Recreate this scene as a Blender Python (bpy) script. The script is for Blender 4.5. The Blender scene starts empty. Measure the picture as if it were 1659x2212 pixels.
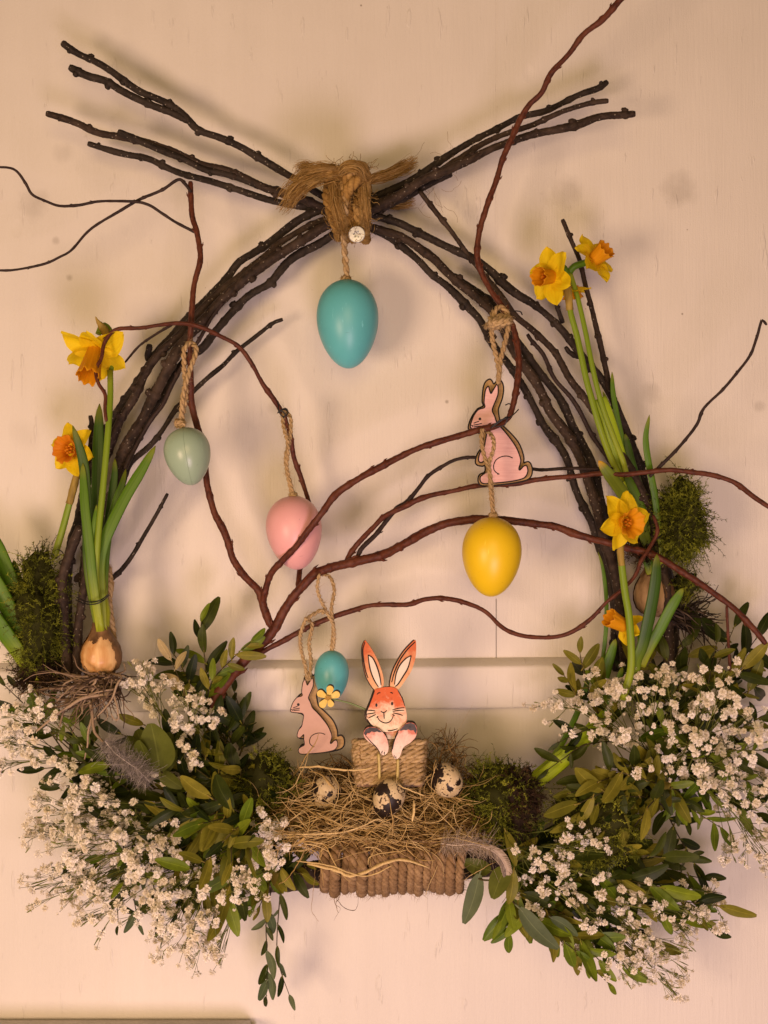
import bpy, bmesh, math, random
import numpy as np
from mathutils import Vector, Matrix

R = random.Random(7)
NR = np.random.RandomState(11)
scene = bpy.context.scene
COL = scene.collection

# ------------------------------------------------------------------ camera, light, exposure
CAM = 0.80                       # metres from the wall
S0 = 0.52 / 1659.0               # metres per drawing unit on the wall
cam = bpy.data.cameras.new("camera")
cam.sensor_fit = 'VERTICAL'
cam.sensor_height = 24.0
cam.lens = 24.0 * CAM / (S0 * 2212.0)
cam.clip_start = 0.01
cam.clip_end = 50
camo = bpy.data.objects.new("camera", cam)
camo.location = (0, -CAM, 0)
camo.rotation_euler = (math.radians(90), 0, 0)
COL.objects.link(camo)
scene.camera = camo

world = bpy.data.worlds.new("World")
scene.world = world
world.use_nodes = True
bg = world.node_tree.nodes["Background"]
bg.inputs[0].default_value = (1.0, 0.66, 0.44, 1)
bg.inputs[1].default_value = 0.05

def area(name, loc, target, size, energy, color):
    l = bpy.data.lights.new(name, 'AREA')
    l.shape = 'DISK'
    l.size = size
    l.energy = energy
    l.color = color
    o = bpy.data.objects.new(name, l)
    o.location = loc
    o.rotation_euler = (Vector(target) - Vector(loc)).to_track_quat('-Z', 'Y').to_euler()
    COL.objects.link(o)
    return o

area("window_light", (-0.62, -1.06, -0.22), (0, 0, -0.02), 0.36, 6.5, (1.0, 0.67, 0.45))
area("low_light", (0.16, -1.00, -0.56), (0.04, 0, -0.22), 0.40, 5.0, (1.0, 0.70, 0.80))
area("front_fill", (0.05, -1.60, 0.20), (0, 0, 0.0), 0.8, 6.9, (1.0, 0.66, 0.32))  # added frontal fill that weakens the shadows, no visible source

vs = scene.view_settings
scene.display_settings.display_device = 'sRGB'
vs.view_transform = 'Standard'
vs.look = 'None'
vs.gamma = 1
vs.exposure = 0.24
vs.use_curve_mapping = False
scene.cycles.max_bounces = 6
scene.cycles.diffuse_bounces = 3
scene.cycles.glossy_bounces = 2
scene.cycles.transmission_bounces = 3

# ------------------------------------------------------------------ helpers: placing, meshes
def P(x, y, d):
    """Drawing position (x, y) on the photograph's grid, d millimetres in front of the wall."""
    f = (CAM - d / 1000.0) / CAM
    return np.array([(x - 829.5) * S0 * f, -d / 1000.0, (1106 - y) * S0 * f])

def S(d):
    return S0 * (CAM - d / 1000.0) / CAM

def smooth_path(pts, step=None, n=None):
    """Catmull-Rom through 3D points, resampled evenly."""
    p = np.asarray(pts, float)
    if len(p) == 2:
        q = np.linspace(0, 1, 30)[:, None]
        c = p[0] * (1 - q) + p[1] * q
    else:
        e = np.vstack([2 * p[0] - p[1], p, 2 * p[-1] - p[-2]])
        out = []
        for i in range(1, len(e) - 2):
            t = np.linspace(0, 1, 14, endpoint=False)[:, None]
            a, b, c_, d_ = e[i - 1], e[i], e[i + 1], e[i + 2]
            out.append(0.5 * ((2 * b) + (-a + c_) * t + (2 * a - 5 * b + 4 * c_ - d_) * t * t + (-a + 3 * b - 3 * c_ + d_) * t ** 3))
        out.append(p[-1:])
        c = np.vstack(out)
    L = np.concatenate([[0], np.cumsum(np.linalg.norm(np.diff(c, axis=0), axis=1))])
    if n is None:
        n = max(4, int(L[-1] / step))
    s = np.linspace(0, L[-1], n)
    return np.stack([np.interp(s, L, c[:, k]) for k in range(3)], 1), L[-1]

def nrm(v):
    return v / np.maximum(np.linalg.norm(v, axis=-1, keepdims=True), 1e-12)

class MB:
    def __init__(self):
        self.v, self.f, self.uv, self.m, self.a, self.n = [], [], [], [], [], 0
    def add(self, v, f, uv=None, mat=0, rnd=0.5):
        v = np.asarray(v, float).reshape(-1, 3)
        self.v.append(v)
        f = np.asarray(f, int)
        self.f.append(f + self.n)
        self.uv.append(np.zeros((f.size, 2)) if uv is None else np.asarray(uv, float).reshape(-1, 2))
        self.m.append(np.full(len(f), mat))
        self.a.append(np.broadcast_to(np.asarray(rnd, float), (len(v),)))
        self.n += len(v)
    def tubes(self, paths, radii, sides=5, flat=1.0, mat=0, rnd=None, rough=0.0, face_cam=False, cap=True):
        p = np.asarray(paths, float)
        if p.ndim == 2:
            p = p[None]
        N, K, _ = p.shape
        r = np.broadcast_to(np.asarray(radii, float), (N, K)) if np.ndim(radii) != 2 else np.asarray(radii, float)
        T = nrm(np.gradient(p, axis=1))
        if face_cam:
            ref = np.tile(np.array([0, 1.0, 0]), (N, 1))
        else:
            ref = nrm(NR.normal(size=(N, 3)))
        A = np.zeros_like(p)
        a = np.cross(T[:, 0], ref)
        bad = np.linalg.norm(a, axis=1) < 1e-3
        a[bad] = np.cross(T[bad, 0], np.array([0.3, 0.5, 0.81]))
        a = nrm(a)
        for k in range(K):
            a = nrm(a - T[:, k] * np.sum(a * T[:, k], axis=1, keepdims=True))
            A[:, k] = a
        B = np.cross(A, T)
        th = np.linspace(0, 2 * math.pi, sides, endpoint=False)
        ca, sa = np.cos(th), np.sin(th)
        rr = r[:, :, None]
        if rough:
            rr = rr * (1 + rough * NR.normal(size=(N, K, sides)))
        V = p[:, :, None, :] + rr[..., None] * (ca[None, None, :, None] * A[:, :, None, :] + flat * sa[None, None, :, None] * B[:, :, None, :])
        idx = np.arange(N * K * sides).reshape(N, K, sides)
        i0 = idx[:, :-1, :]
        i1 = idx[:, 1:, :]
        q = np.stack([i0, np.roll(i0, -1, 2), np.roll(i1, -1, 2), i1], -1).reshape(-1, 4)
        L = np.concatenate([np.zeros((N, 1)), np.cumsum(np.linalg.norm(np.diff(p, axis=1), axis=2), axis=1)], 1)
        u0 = np.broadcast_to((np.arange(sides) / sides)[None, None], (N, K - 1, sides))
        v0 = np.broadcast_to(L[:, :-1, None], (N, K - 1, sides))
        v1 = np.broadcast_to(L[:, 1:, None], (N, K - 1, sides))
        du = 1.0 / sides
        uv = np.stack([np.stack([u0, v0], -1), np.stack([u0 + du, v0], -1), np.stack([u0 + du, v1], -1), np.stack([u0, v1], -1)], -2)
        if rnd is None:
            rnd = NR.rand(N)
        ra = np.repeat(np.broadcast_to(np.asarray(rnd, float), (N,)), K * sides)
        self.add(V.reshape(-1, 3), q, uv.reshape(-1, 2), mat, ra)
        if cap:
            base = self.n - N * K * sides
            for k, rev in ((0, True), (K - 1, False)):
                ring = idx[:, k, :]
                tri = np.stack([np.stack([ring[:, 0], ring[:, j], ring[:, j + 1]], -1) for j in range(1, sides - 1)], 1).reshape(-1, 3)
                if rev:
                    tri = tri[:, ::-1]
                self.f.append(tri + base)
                self.uv.append(np.tile(np.array([[0.5, 0.0]]), (tri.size, 1)))
                self.m.append(np.full(len(tri), mat))
    def data(self, name, mats, smooth=True, origin=None):
        me = bpy.data.meshes.new(name)
        V = np.vstack(self.v)
        if origin is not None:
            V = V - np.asarray(origin)
        nl = sum(f.size for f in self.f)
        npoly = sum(len(f) for f in self.f)
        me.vertices.add(len(V))
        me.vertices.foreach_set("co", V.astype(np.float32).ravel())
        me.loops.add(nl)
        me.loops.foreach_set("vertex_index", np.concatenate([f.ravel() for f in self.f]).astype(np.int32))
        me.polygons.add(npoly)
        tot = np.concatenate([np.full(len(f), f.shape[1]) for f in self.f])
        st = np.concatenate([[0], np.cumsum(tot)[:-1]])
        me.polygons.foreach_set("loop_start", st.astype(np.int32))
        me.polygons.foreach_set("material_index", np.concatenate(self.m).astype(np.int32))
        me.polygons.foreach_set("use_smooth", np.full(npoly, smooth))
        uvl = me.uv_layers.new(name="UVMap")
        uvl.data.foreach_set("uv", np.vstack(self.uv).astype(np.float32).ravel())
        at = me.attributes.new("rnd", 'FLOAT', 'POINT')
        at.data.foreach_set("value", np.concatenate(self.a).astype(np.float32))
        for m in (mats if isinstance(mats, (list, tuple)) else [mats]):
            me.materials.append(m)
        me.update(calc_edges=True)
        me.validate()
        return me

def link(name, data, parent=None, mw=None, loc=None):
    o = bpy.data.objects.new(name, data)
    COL.objects.link(o)
    if parent is not None:
        o.parent = parent
    if mw is not None:
        o.matrix_basis = mw
    if loc is not None:
        o.location = loc
    return o

def tag(o, label=None, cat=None, group=None, kind=None):
    if label: o["label"] = label
    if cat: o["category"] = cat
    if group: o["group"] = group
    if kind: o["kind"] = kind
    return o

def thing(name, loc, label, cat, group=None):
    o = link(name, None, loc=Vector(loc))
    o.empty_display_size = 0.01
    return tag(o, label, cat, group)

def part(name, mb, mats, parent, smooth=True, origin=None):
    """mesh given in world coordinates, parented to a thing (or to a part whose own origin is passed)"""
    org = np.array(parent.location) if origin is None else np.asarray(origin)
    return link(name, mb.data(name, mats, smooth, org), parent)

# ------------------------------------------------------------------ materials
def newmat(name, rough=0.6, spec=0.3):
    m = bpy.data.materials.new(name)
    m.use_nodes = True
    nt = m.node_tree
    b = nt.nodes["Principled BSDF"]
    b.inputs["Roughness"].default_value = rough
    b.inputs["Specular IOR Level"].default_value = spec
    return m, nt, b

def node(nt, t, **kw):
    n = nt.nodes.new(t)
    for k, v in kw.items():
        if k in n.inputs.keys():
            n.inputs[k].default_value = v
        else:
            setattr(n, k, v)
    return n

def ramp(nt, fac, stops, interp='LINEAR'):
    r = nt.nodes.new("ShaderNodeValToRGB")
    r.color_ramp.interpolation = interp
    els = r.color_ramp.elements
    while len(els) < len(stops):
        els.new(0.5)
    for e, (p, c) in zip(els, stops):
        e.position = p
        e.color = (*c, 1) if len(c) == 3 else c
    nt.links.new(fac, r.inputs[0])
    return r.outputs[0]

def mix(nt, fac, a, b, mode='MIX'):
    m = nt.nodes.new("ShaderNodeMix")
    m.data_type = 'RGBA'
    m.blend_type = mode
    for s, v in ((m.inputs[0], fac), (m.inputs[6], a), (m.inputs[7], b)):
        if isinstance(v, bpy.types.NodeSocket):
            nt.links.new(v, s)
        elif isinstance(v, (int, float)):
            s.default_value = v
        else:
            s.default_value = (*v, 1)
    return m.outputs[2]

def noise(nt, vec, scale, detail=4, rough=0.55, dist=0.0):
    n = node(nt, "ShaderNodeTexNoise", Scale=scale, Detail=detail, Roughness=rough, Distortion=dist)
    if vec is not None:
        nt.links.new(vec, n.inputs["Vector"])
    return n.outputs[0]

def mapping(nt, out, scale=(1, 1, 1), rot=(0, 0, 0)):
    m = nt.nodes.new("ShaderNodeMapping")
    m.inputs["Scale"].default_value = scale
    m.inputs["Rotation"].default_value = rot
    nt.links.new(out, m.inputs["Vector"])
    return m.outputs[0]

def bump(nt, b, h, strength=0.4, dist=0.001, prev=None):
    n = node(nt, "ShaderNodeBump", Strength=strength, Distance=dist)
    nt.links.new(h, n.inputs["Height"])
    if prev is not None:
        nt.links.new(prev, n.inputs["Normal"])
    nt.links.new(n.outputs[0], b.inputs["Normal"])
    return n.outputs[0]

def tc(nt, k):
    return nt.nodes.new("ShaderNodeTexCoord").outputs[k]

def attr(nt, name="rnd"):
    a = nt.nodes.new("ShaderNodeAttribute")
    a.attribute_name = name
    return a.outputs["Fac"]

def set_col(nt, b, c):
    nt.links.new(c, b.inputs["Base Color"])

def math_node(nt, op, a, b=None):
    m = nt.nodes.new("ShaderNodeMath")
    m.operation = op
    for s, v in ((m.inputs[0], a), (m.inputs[1], b)):
        if v is None: continue
        if isinstance(v, bpy.types.NodeSocket): nt.links.new(v, s)
        else: s.default_value = v
    return m.outputs[0]

def mat_wall():
    m, nt, b = newmat("cream_paint", 0.5, 0.3)
    o = tc(nt, "Object")
    big = noise(nt, o, 5.0, 3)
    streak = noise(nt, mapping(nt, o, (60, 60, 5)), 1.0, 4)
    c = ramp(nt, big, [(0.3, (0.73, 0.685, 0.60)), (0.7, (0.80, 0.755, 0.665))])
    c = mix(nt, ramp(nt, streak, [(0.35, (0, 0, 0)), (0.8, (0.35, 0.35, 0.35))]), c, (0.68, 0.635, 0.55))
    sm = noise(nt, o, 11.0, 2)
    c = mix(nt, ramp(nt, sm, [(0.70, (0, 0, 0)), (0.80, (0.45, 0.45, 0.45))]), c, (0.48, 0.43, 0.36))
    dots = node(nt, "ShaderNodeTexVoronoi", Scale=34.0)
    nt.links.new(o, dots.inputs["Vector"])
    c = mix(nt, ramp(nt, dots.outputs["Distance"], [(0.014, (0.8, 0.8, 0.8)), (0.03, (0, 0, 0))]), c, (0.25, 0.2, 0.15))
    wob = noise(nt, o, 60, 3)
    for x, y, r, k in ((75, 440, 40, 0.30), (1470, 410, 48, 0.34), (1226, 415, 40, 0.34), (1408, 845, 26, 0.32), (598, 880, 22, 0.32), (140, 330, 26, 0.2), (120, 520, 10, 0.4), (1640, 878, 14, 0.3), (150, 600, 9, 0.5), (965, 868, 5, 0.8), (1230, 690, 16, 0.2)):
        q = P(x, y, 0)
        dv = nt.nodes.new("ShaderNodeVectorMath"); dv.operation = 'DISTANCE'
        nt.links.new(o, dv.inputs[0]); dv.inputs[1].default_value = (q[0], 0.0, q[2])
        f = math_node(nt, 'ADD', math_node(nt, 'DIVIDE', dv.outputs["Value"], r * S0), math_node(nt, 'MULTIPLY', math_node(nt, 'SUBTRACT', wob, 0.5), 1.6))
        c = mix(nt, ramp(nt, f, [(0.25, (k, k, k)), (1.0, (0, 0, 0))]), c, (0.34, 0.30, 0.24))
    set_col(nt, b, c)
    h1 = noise(nt, mapping(nt, o, (520, 520, 26)), 1.0, 5, 0.65)
    n1 = bump(nt, b, h1, 0.5, 0.0007)
    h2 = noise(nt, o, 1100, 3)
    n2 = bump(nt, b, h2, 0.40, 0.0004, n1)
    w = noise(nt, mapping(nt, o, (150, 150, 26)), 1.0, 3, 0.6, 0.15)
    n3 = bump(nt, b, ramp(nt, w, [(0.64, (0, 0, 0)), (0.69, (1, 1, 1))]), 0.5, 0.0007, n2)
    pit = node(nt, "ShaderNodeTexVoronoi", Scale=22.0)
    nt.links.new(mapping(nt, o, (1, 1, 0.6)), pit.inputs["Vector"])
    n4 = bump(nt, b, ramp(nt, pit.outputs["Distance"], [(0.03, (0, 0, 0)), (0.09, (1, 1, 1))]), 0.5, 0.0006, n3)
    bump(nt, b, noise(nt, o, 14, 2), 0.3, 0.005, n4)
    return m

def mat_bark(name, dark, mid, light, speck=0.5, rough=0.7):
    m, nt, b = newmat(name, rough, 0.25)
    uv = tc(nt, "UV")
    o = tc(nt, "Object")
    st = noise(nt, mapping(nt, uv, (9, 260, 1)), 1.0, 5, 0.6, 0.4)
    c = ramp(nt, st, [(0.30, dark), (0.55, mid), (0.80, light)])
    bl = noise(nt, o, 70, 3)
    c = mix(nt, ramp(nt, bl, [(0.45, (0, 0, 0)), (0.72, (0.6, 0.6, 0.6))]), c, light)
    v = node(nt, "ShaderNodeTexVoronoi", Scale=330.0, Randomness=1.0)
    nt.links.new(o, v.inputs["Vector"])
    sp = ramp(nt, v.outputs["Distance"], [(0.10, (speck, speck, speck)), (0.17, (0, 0, 0))])
    c = mix(nt, sp, c, (0.42, 0.36, 0.28))
    set_col(nt, b, c)
    n1 = bump(nt, b, st, 0.6, 0.0008)
    bump(nt, b, noise(nt, o, 500, 4), 0.4, 0.0006, n1)
    return m

def mat_fibre(name, stops, rough=0.85, uvs=(3, 900)):
    """strands: colour varies from strand to strand, fine streaks along each"""
    m, nt, b = newmat(name, rough, 0.15)
    c = ramp(nt, attr(nt), stops)
    st = noise(nt, mapping(nt, tc(nt, "UV"), (uvs[0], uvs[1], 1)), 1.0, 3)
    c = mix(nt, 0.6, c, ramp(nt, st, [(0.25, (0.35, 0.35, 0.35)), (0.7, (1, 1, 1))]), 'MULTIPLY')
    set_col(nt, b, c)
    return m

def mat_egg(name, col, col2, rough=0.38):
    m, nt, b = newmat(name, rough, 0.45)
    o = tc(nt, "Object")
    c = ramp(nt, noise(nt, o, 60, 4), [(0.3, col), (0.7, col2)])
    v = node(nt, "ShaderNodeTexVoronoi", Scale=160.0)
    nt.links.new(o, v.inputs["Vector"])
    dk = tuple(x * 0.35 for x in col)
    gate = ramp(nt, noise(nt, o, 45, 2), [(0.52, (0, 0, 0)), (0.58, (0.85, 0.85, 0.85))])
    c = mix(nt, mix(nt, 1.0, ramp(nt, v.outputs["Distance"], [(0.04, (1, 1, 1)), (0.07, (0, 0, 0))]), gate, 'MULTIPLY'), c, dk)
    sc = noise(nt, mapping(nt, o, (700, 700, 60), (0.4, 0.5, 0)), 1.0, 2)
    c = mix(nt, ramp(nt, sc, [(0.70, (0, 0, 0)), (0.75, (0.45, 0.45, 0.45))]), c, tuple(min(1, x * 1.5 + 0.1) for x in col))
    sc2 = noise(nt, mapping(nt, o, (50, 400, 700), (0.3, 0.2, 0.9)), 1.0, 2)
    c = mix(nt, ramp(nt, sc2, [(0.72, (0, 0, 0)), (0.76, (0.5, 0.5, 0.5))]), c, tuple(x * 0.5 for x in col))
    set_col(nt, b, c)
    bump(nt, b, noise(nt, o, 900, 2), 0.05, 0.0004)
    return m

def mat_quail():
    m, nt, b = newmat("quail_shell", 0.5, 0.35)
    o = tc(nt, "Object")
    big = noise(nt, o, 120, 4, 0.55, 0.3)
    small = noise(nt, o, 420, 3, 0.6)
    base = ramp(nt, noise(nt, o, 200, 2), [(0.3, (0.58, 0.45, 0.24)), (0.7, (0.74, 0.61, 0.37))])
    c = mix(nt, ramp(nt, small, [(0.575, (0, 0, 0)), (0.61, (1, 1, 1))]), base, (0.10, 0.06, 0.03))
    c = mix(nt, ramp(nt, big, [(0.505, (0, 0, 0)), (0.52, (1, 1, 1))]), c, (0.022, 0.013, 0.009))
    set_col(nt, b, c)
    return m

def mat_leaf(name, top, top2, back, rough=0.42, spec=0.4, trans=0.12):
    m, nt, b = newmat(name, rough, spec)
    oi = nt.nodes.new("ShaderNodeObjectInfo").outputs["Random"]
    uv = tc(nt, "UV")
    o = tc(nt, "Object")
    c = mix(nt, oi, top, top2)
    c = mix(nt, ramp(nt, noise(nt, o, 3.0, 4), [(0.35, (0, 0, 0)), (0.75, (0.55, 0.55, 0.55))]), c, tuple(x * 0.55 for x in top))
    sep = nt.nodes.new("ShaderNodeSeparateXYZ")
    nt.links.new(uv, sep.inputs[0])
    mid = math_node(nt, 'ABSOLUTE', math_node(nt, 'SUBTRACT', sep.outputs[0], 0.5))
    c = mix(nt, ramp(nt, mid, [(0.01, (0.3, 0.3, 0.3)), (0.035, (0, 0, 0))]), c, tuple(min(1, x * 2.0 + 0.02) for x in top2))
    geo = nt.nodes.new("ShaderNodeNewGeometry").outputs["Backfacing"]
    c = mix(nt, geo, c, back)
    sp = noise(nt, o, 40, 3)
    c = mix(nt, ramp(nt, sp, [(0.62, (0, 0, 0)), (0.72, (0.65, 0.65, 0.65))]), c, (0.085, 0.060, 0.014))
    set_col(nt, b, c)
    vein = nt.nodes.new("ShaderNodeTexWave")
    vein.wave_type = 'BANDS'
    vein.inputs["Scale"].default_value = 3.0
    vein.inputs["Distortion"].default_value = 1.0
    nt.links.new(mapping(nt, uv, (1.2, 1.6, 1), (0, 0, 0.6)), vein.inputs["Vector"])
    bump(nt, b, vein.outputs[0], 0.06, 0.0005)
    tr = nt.nodes.new("ShaderNodeBsdfTranslucent")
    nt.links.new(c, tr.inputs[0])
    ms = nt.nodes.new("ShaderNodeMixShader")
    ms.inputs[0].default_value = trans
    out = nt.nodes["Material Output"]
    nt.links.new(b.outputs[0], ms.inputs[1])
    nt.links.new(tr.outputs[0], ms.inputs[2])
    nt.links.new(ms.outputs[0], out.inputs[0])
    return m

def translucent(nt, b, c, f):
    tr = nt.nodes.new("ShaderNodeBsdfTranslucent")
    nt.links.new(c, tr.inputs[0])
    ms = nt.nodes.new("ShaderNodeMixShader")
    ms.inputs[0].default_value = f
    nt.links.new(b.outputs[0], ms.inputs[1])
    nt.links.new(tr.outputs[0], ms.inputs[2])
    nt.links.new(ms.outputs[0], nt.nodes["Material Output"].inputs[0])

def mat_petal(name, c0, c1, trans=0.38):
    m, nt, b = newmat(name, 0.55, 0.25)
    uv = tc(nt, "UV")
    sep = nt.nodes.new("ShaderNodeSeparateXYZ")
    nt.links.new(uv, sep.inputs[0])
    st = noise(nt, mapping(nt, uv, (14, 1.5, 1)), 1.0, 3)
    c = mix(nt, ramp(nt, st, [(0.3, (0, 0, 0)), (0.75, (1, 1, 1))]), c0, c1)
    set_col(nt, b, c)
    bump(nt, b, st, 0.35, 0.0008)
    translucent(nt, b, c, trans)
    return m

def mat_blade(name, base, mid, tip):
    """daffodil leaf or stem: pale at the sheath, green above, dry tip; rnd attribute runs 0 (base) to 1 (tip)"""
    m, nt, b = newmat(name, 0.42, 0.35)
    c = ramp(nt, attr(nt), [(0.0, base), (0.38, mid), (0.90, mid), (1.0, tip)])
    st = noise(nt, mapping(nt, tc(nt, "UV"), (26, 6, 1)), 1.0, 3)
    c = mix(nt, 0.7, c, ramp(nt, st, [(0.3, (0.55, 0.6, 0.5)), (0.7, (1, 1, 1))]), 'MULTIPLY')
    set_col(nt, b, c)
    bump(nt, b, st, 0.3, 0.0006)
    translucent(nt, b, c, 0.15)
    return m

def mat_simple(name, c0, c1, scale=200, rough=0.6, spec=0.3, bmp=0.1, metal=0.0):
    m, nt, b = newmat(name, rough, spec)
    o = tc(nt, "Object")
    n = noise(nt, o, scale, 4)
    set_col(nt, b, ramp(nt, n, [(0.3, c0), (0.7, c1)]))
    b.inputs["Metallic"].default_value = metal
    if bmp:
        bump(nt, b, n, bmp, 0.0006)
    return m

def mat_grain(name, c0, c1, ax=(30, 30, 500), rough=0.6):
    m, nt, b = newmat(name, rough, 0.25)
    st = noise(nt, mapping(nt, tc(nt, "Object"), ax), 1.0, 4, 0.6, 0.3)
    set_col(nt, b, ramp(nt, st, [(0.3, c0), (0.7, c1)]))
    bump(nt, b, st, 0.25, 0.0004)
    return m

def mat_watercolour(name, edge, inner, zlo, zhi, zflip=False):
    m, nt, b = newmat(name, 0.5, 0.3)
    g = tc(nt, "Generated")
    o = tc(nt, "Object")
    sep = nt.nodes.new("ShaderNodeSeparateXYZ")
    nt.links.new(g, sep.inputs[0])
    z = sep.outputs[2]
    ax = math_node(nt, 'ABSOLUTE', math_node(nt, 'SUBTRACT', sep.outputs[0], 0.5))
    n1 = noise(nt, o, 130, 5, 0.65, 0.5)
    f = math_node(nt, 'ADD', z, math_node(nt, 'MULTIPLY', ax, 0.55))
    f = math_node(nt, 'ADD', f, math_node(nt, 'MULTIPLY', math_node(nt, 'SUBTRACT', n1, 0.5), 1.7))
    c = ramp(nt, f, [(zlo, inner), ((zlo + zhi) / 2, tuple((a * .5 + b_ * .5) for a, b_ in zip(edge, inner))), (zhi, edge)])
    c = mix(nt, ramp(nt, noise(nt, o, 420, 3), [(0.55, (0, 0, 0)), (0.75, (0.4, 0.4, 0.4))]), c, tuple(x * 0.55 for x in edge))
    set_col(nt, b, c)
    return m

M = {}
M['wall'] = mat_wall()
M['bark'] = mat_bark("dark_bark", (0.010, 0.007, 0.005), (0.026, 0.018, 0.012), (0.066, 0.048, 0.034), 0.5)
M['bark2'] = mat_bark("brown_bark", (0.013, 0.008, 0.005), (0.038, 0.023, 0.014), (0.090, 0.060, 0.040), 0.55)
M['willow'] = mat_bark("red_willow_bark", (0.032, 0.009, 0.005), (0.105, 0.026, 0.011), (0.17, 0.055, 0.024), 0.0, 0.5)
M['willow_dark'] = mat_bark("dark_willow_bark", (0.016, 0.010, 0.009), (0.032, 0.018, 0.014), (0.06, 0.034, 0.026), 0.0, 0.55)
M['jute'] = mat_fibre("jute", [(0.0, (0.22, 0.115, 0.026)), (0.5, (0.42, 0.245, 0.07)), (1.0, (0.60, 0.40, 0.15))])
M['jute_pale'] = mat_fibre("pale_jute", [(0.0, (0.34, 0.22, 0.09)), (0.5, (0.52, 0.36, 0.17)), (1.0, (0.68, 0.51, 0.28))])
M['jute_brown'] = mat_fibre("brown_jute", [(0.0, (0.19, 0.11, 0.05)), (0.5, (0.32, 0.20, 0.095)), (1.0, (0.46, 0.31, 0.16))])
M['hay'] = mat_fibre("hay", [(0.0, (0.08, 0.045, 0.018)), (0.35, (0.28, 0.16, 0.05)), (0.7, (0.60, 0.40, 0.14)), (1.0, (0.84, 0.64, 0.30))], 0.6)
M['moss'] = mat_fibre("moss", [(0.0, (0.018, 0.016, 0.004)), (0.4, (0.080, 0.092, 0.008)), (0.8, (0.19, 0.215, 0.018)), (1.0, (0.34, 0.36, 0.035))], 0.8)
M['moss_brown'] = mat_fibre("dry_moss", [(0.0, (0.016, 0.009, 0.005)), (0.5, (0.045, 0.025, 0.012)), (0.8, (0.10, 0.055, 0.022)), (1.0, (0.11, 0.11, 0.025))], 0.8)
M['root'] = mat_fibre("roots", [(0.0, (0.05, 0.03, 0.018)), (0.55, (0.20, 0.13, 0.075)), (1.0, (0.46, 0.34, 0.22))], 0.6)
M['root_dark'] = mat_fibre("dark_roots", [(0.0, (0.018, 0.012, 0.010)), (0.7, (0.05, 0.035, 0.026)), (1.0, (0.2, 0.14, 0.10))], 0.6)
M['egg_blue'] = mat_egg("turquoise_plastic", (0.115, 0.47, 0.50), (0.125, 0.50, 0.53))
M['egg_green'] = mat_egg("sage_plastic", (0.32, 0.45, 0.32), (0.34, 0.47, 0.34), 0.30)
M['egg_pink'] = mat_egg("pink_plastic", (0.80, 0.41, 0.40), (0.83, 0.44, 0.43))
M['egg_yellow'] = mat_egg("yellow_plastic", (0.82, 0.56, 0.012), (0.86, 0.60, 0.015))
M['quail'] = mat_quail()
M['leaf_dark'] = mat_leaf("dark_green_leaf", (0.012, 0.022, 0.003), (0.055, 0.072, 0.006), (0.16, 0.155, 0.020), 0.45, 0.18)
M['leaf_olive'] = mat_leaf("olive_leaf", (0.105, 0.115, 0.009), (0.27, 0.24, 0.025), (0.26, 0.21, 0.04), 0.5, 0.2)  # olive lifted to carry the light on the front leaves
M['leaf_bright'] = mat_leaf("fresh_green_leaf", (0.075, 0.135, 0.008), (0.20, 0.26, 0.016), (0.20, 0.21, 0.02), 0.42, 0.2)  # green lightened too, standing in for light on front leaves
M['euca'] = mat_leaf("eucalyptus_leaf", (0.085, 0.12, 0.055), (0.13, 0.16, 0.07), (0.16, 0.19, 0.10), 0.6, 0.2)
M['euca_round'] = mat_leaf("round_leaf", (0.085, 0.105, 0.012), (0.12, 0.14, 0.018), (0.18, 0.19, 0.04), 0.55, 0.2)
M['leaf_dry'] = mat_leaf("dry_pale_leaf", (0.42, 0.33, 0.15), (0.5, 0.40, 0.2), (0.5, 0.42, 0.22), 0.6, 0.2)
M['stem'] = mat_fibre("green_stems", [(0.0, (0.045, 0.055, 0.010)), (0.5, (0.12, 0.14, 0.025)), (1.0, (0.26, 0.28, 0.06))], 0.6)
M['twiglet'] = mat_fibre("brown_stems", [(0.0, (0.035, 0.028, 0.014)), (1.0, (0.11, 0.09, 0.035))], 0.6)
m, nt, b = newmat("white_blossom", 0.7, 0.2)
c = ramp(nt, nt.nodes.new("ShaderNodeObjectInfo").outputs["Random"], [(0.0, (0.84, 0.76, 0.58)), (0.5, (0.95, 0.89, 0.75)), (1.0, (0.96, 0.92, 0.84))])
set_col(nt, b, c); translucent(nt, b, c, 0.2)
M['blossom'] = m
M['petal'] = mat_petal("yellow_petal", (0.90, 0.63, 0.006), (0.97, 0.78, 0.014))
M['corona'] = mat_petal("orange_corona", (0.82, 0.36, 0.006), (0.90, 0.50, 0.012))
M['corona_deep'] = mat_petal("deep_orange_corona", (0.76, 0.25, 0.008), (0.84, 0.36, 0.012))
M['blade'] = mat_blade("daffodil_leaf", (0.46, 0.52, 0.03), (0.11, 0.24, 0.010), (0.30, 0.32, 0.03))
M['blade_dark'] = mat_blade("daffodil_dark_leaf", (0.24, 0.34, 0.02), (0.050, 0.120, 0.008), (0.22, 0.24, 0.02))
M['stalk'] = mat_blade("daffodil_stalk", (0.38, 0.46, 0.03), (0.25, 0.38, 0.018), (0.34, 0.38, 0.03))
M['lime'] = mat_blade("lime_leaf", (0.62, 0.76, 0.03), (0.52, 0.72, 0.025), (0.36, 0.52, 0.02))
M['bud'] = mat_blade("budding_leaf", (0.20, 0.28, 0.03), (0.22, 0.30, 0.035), (0.80, 0.42, 0.02))
M['sheath'] = mat_grain("papery_sheath", (0.22, 0.15, 0.03), (0.42, 0.30, 0.06), (300, 300, 40))
M['skin_dark'] = mat_grain("dark_bulb_skin", (0.07, 0.035, 0.014), (0.27, 0.15, 0.065), (220, 220, 30), 0.5)
M['bulb'] = mat_grain("orange_bulb", (0.54, 0.25, 0.07), (0.86, 0.58, 0.26), (160, 160, 18), 0.32)
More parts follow.
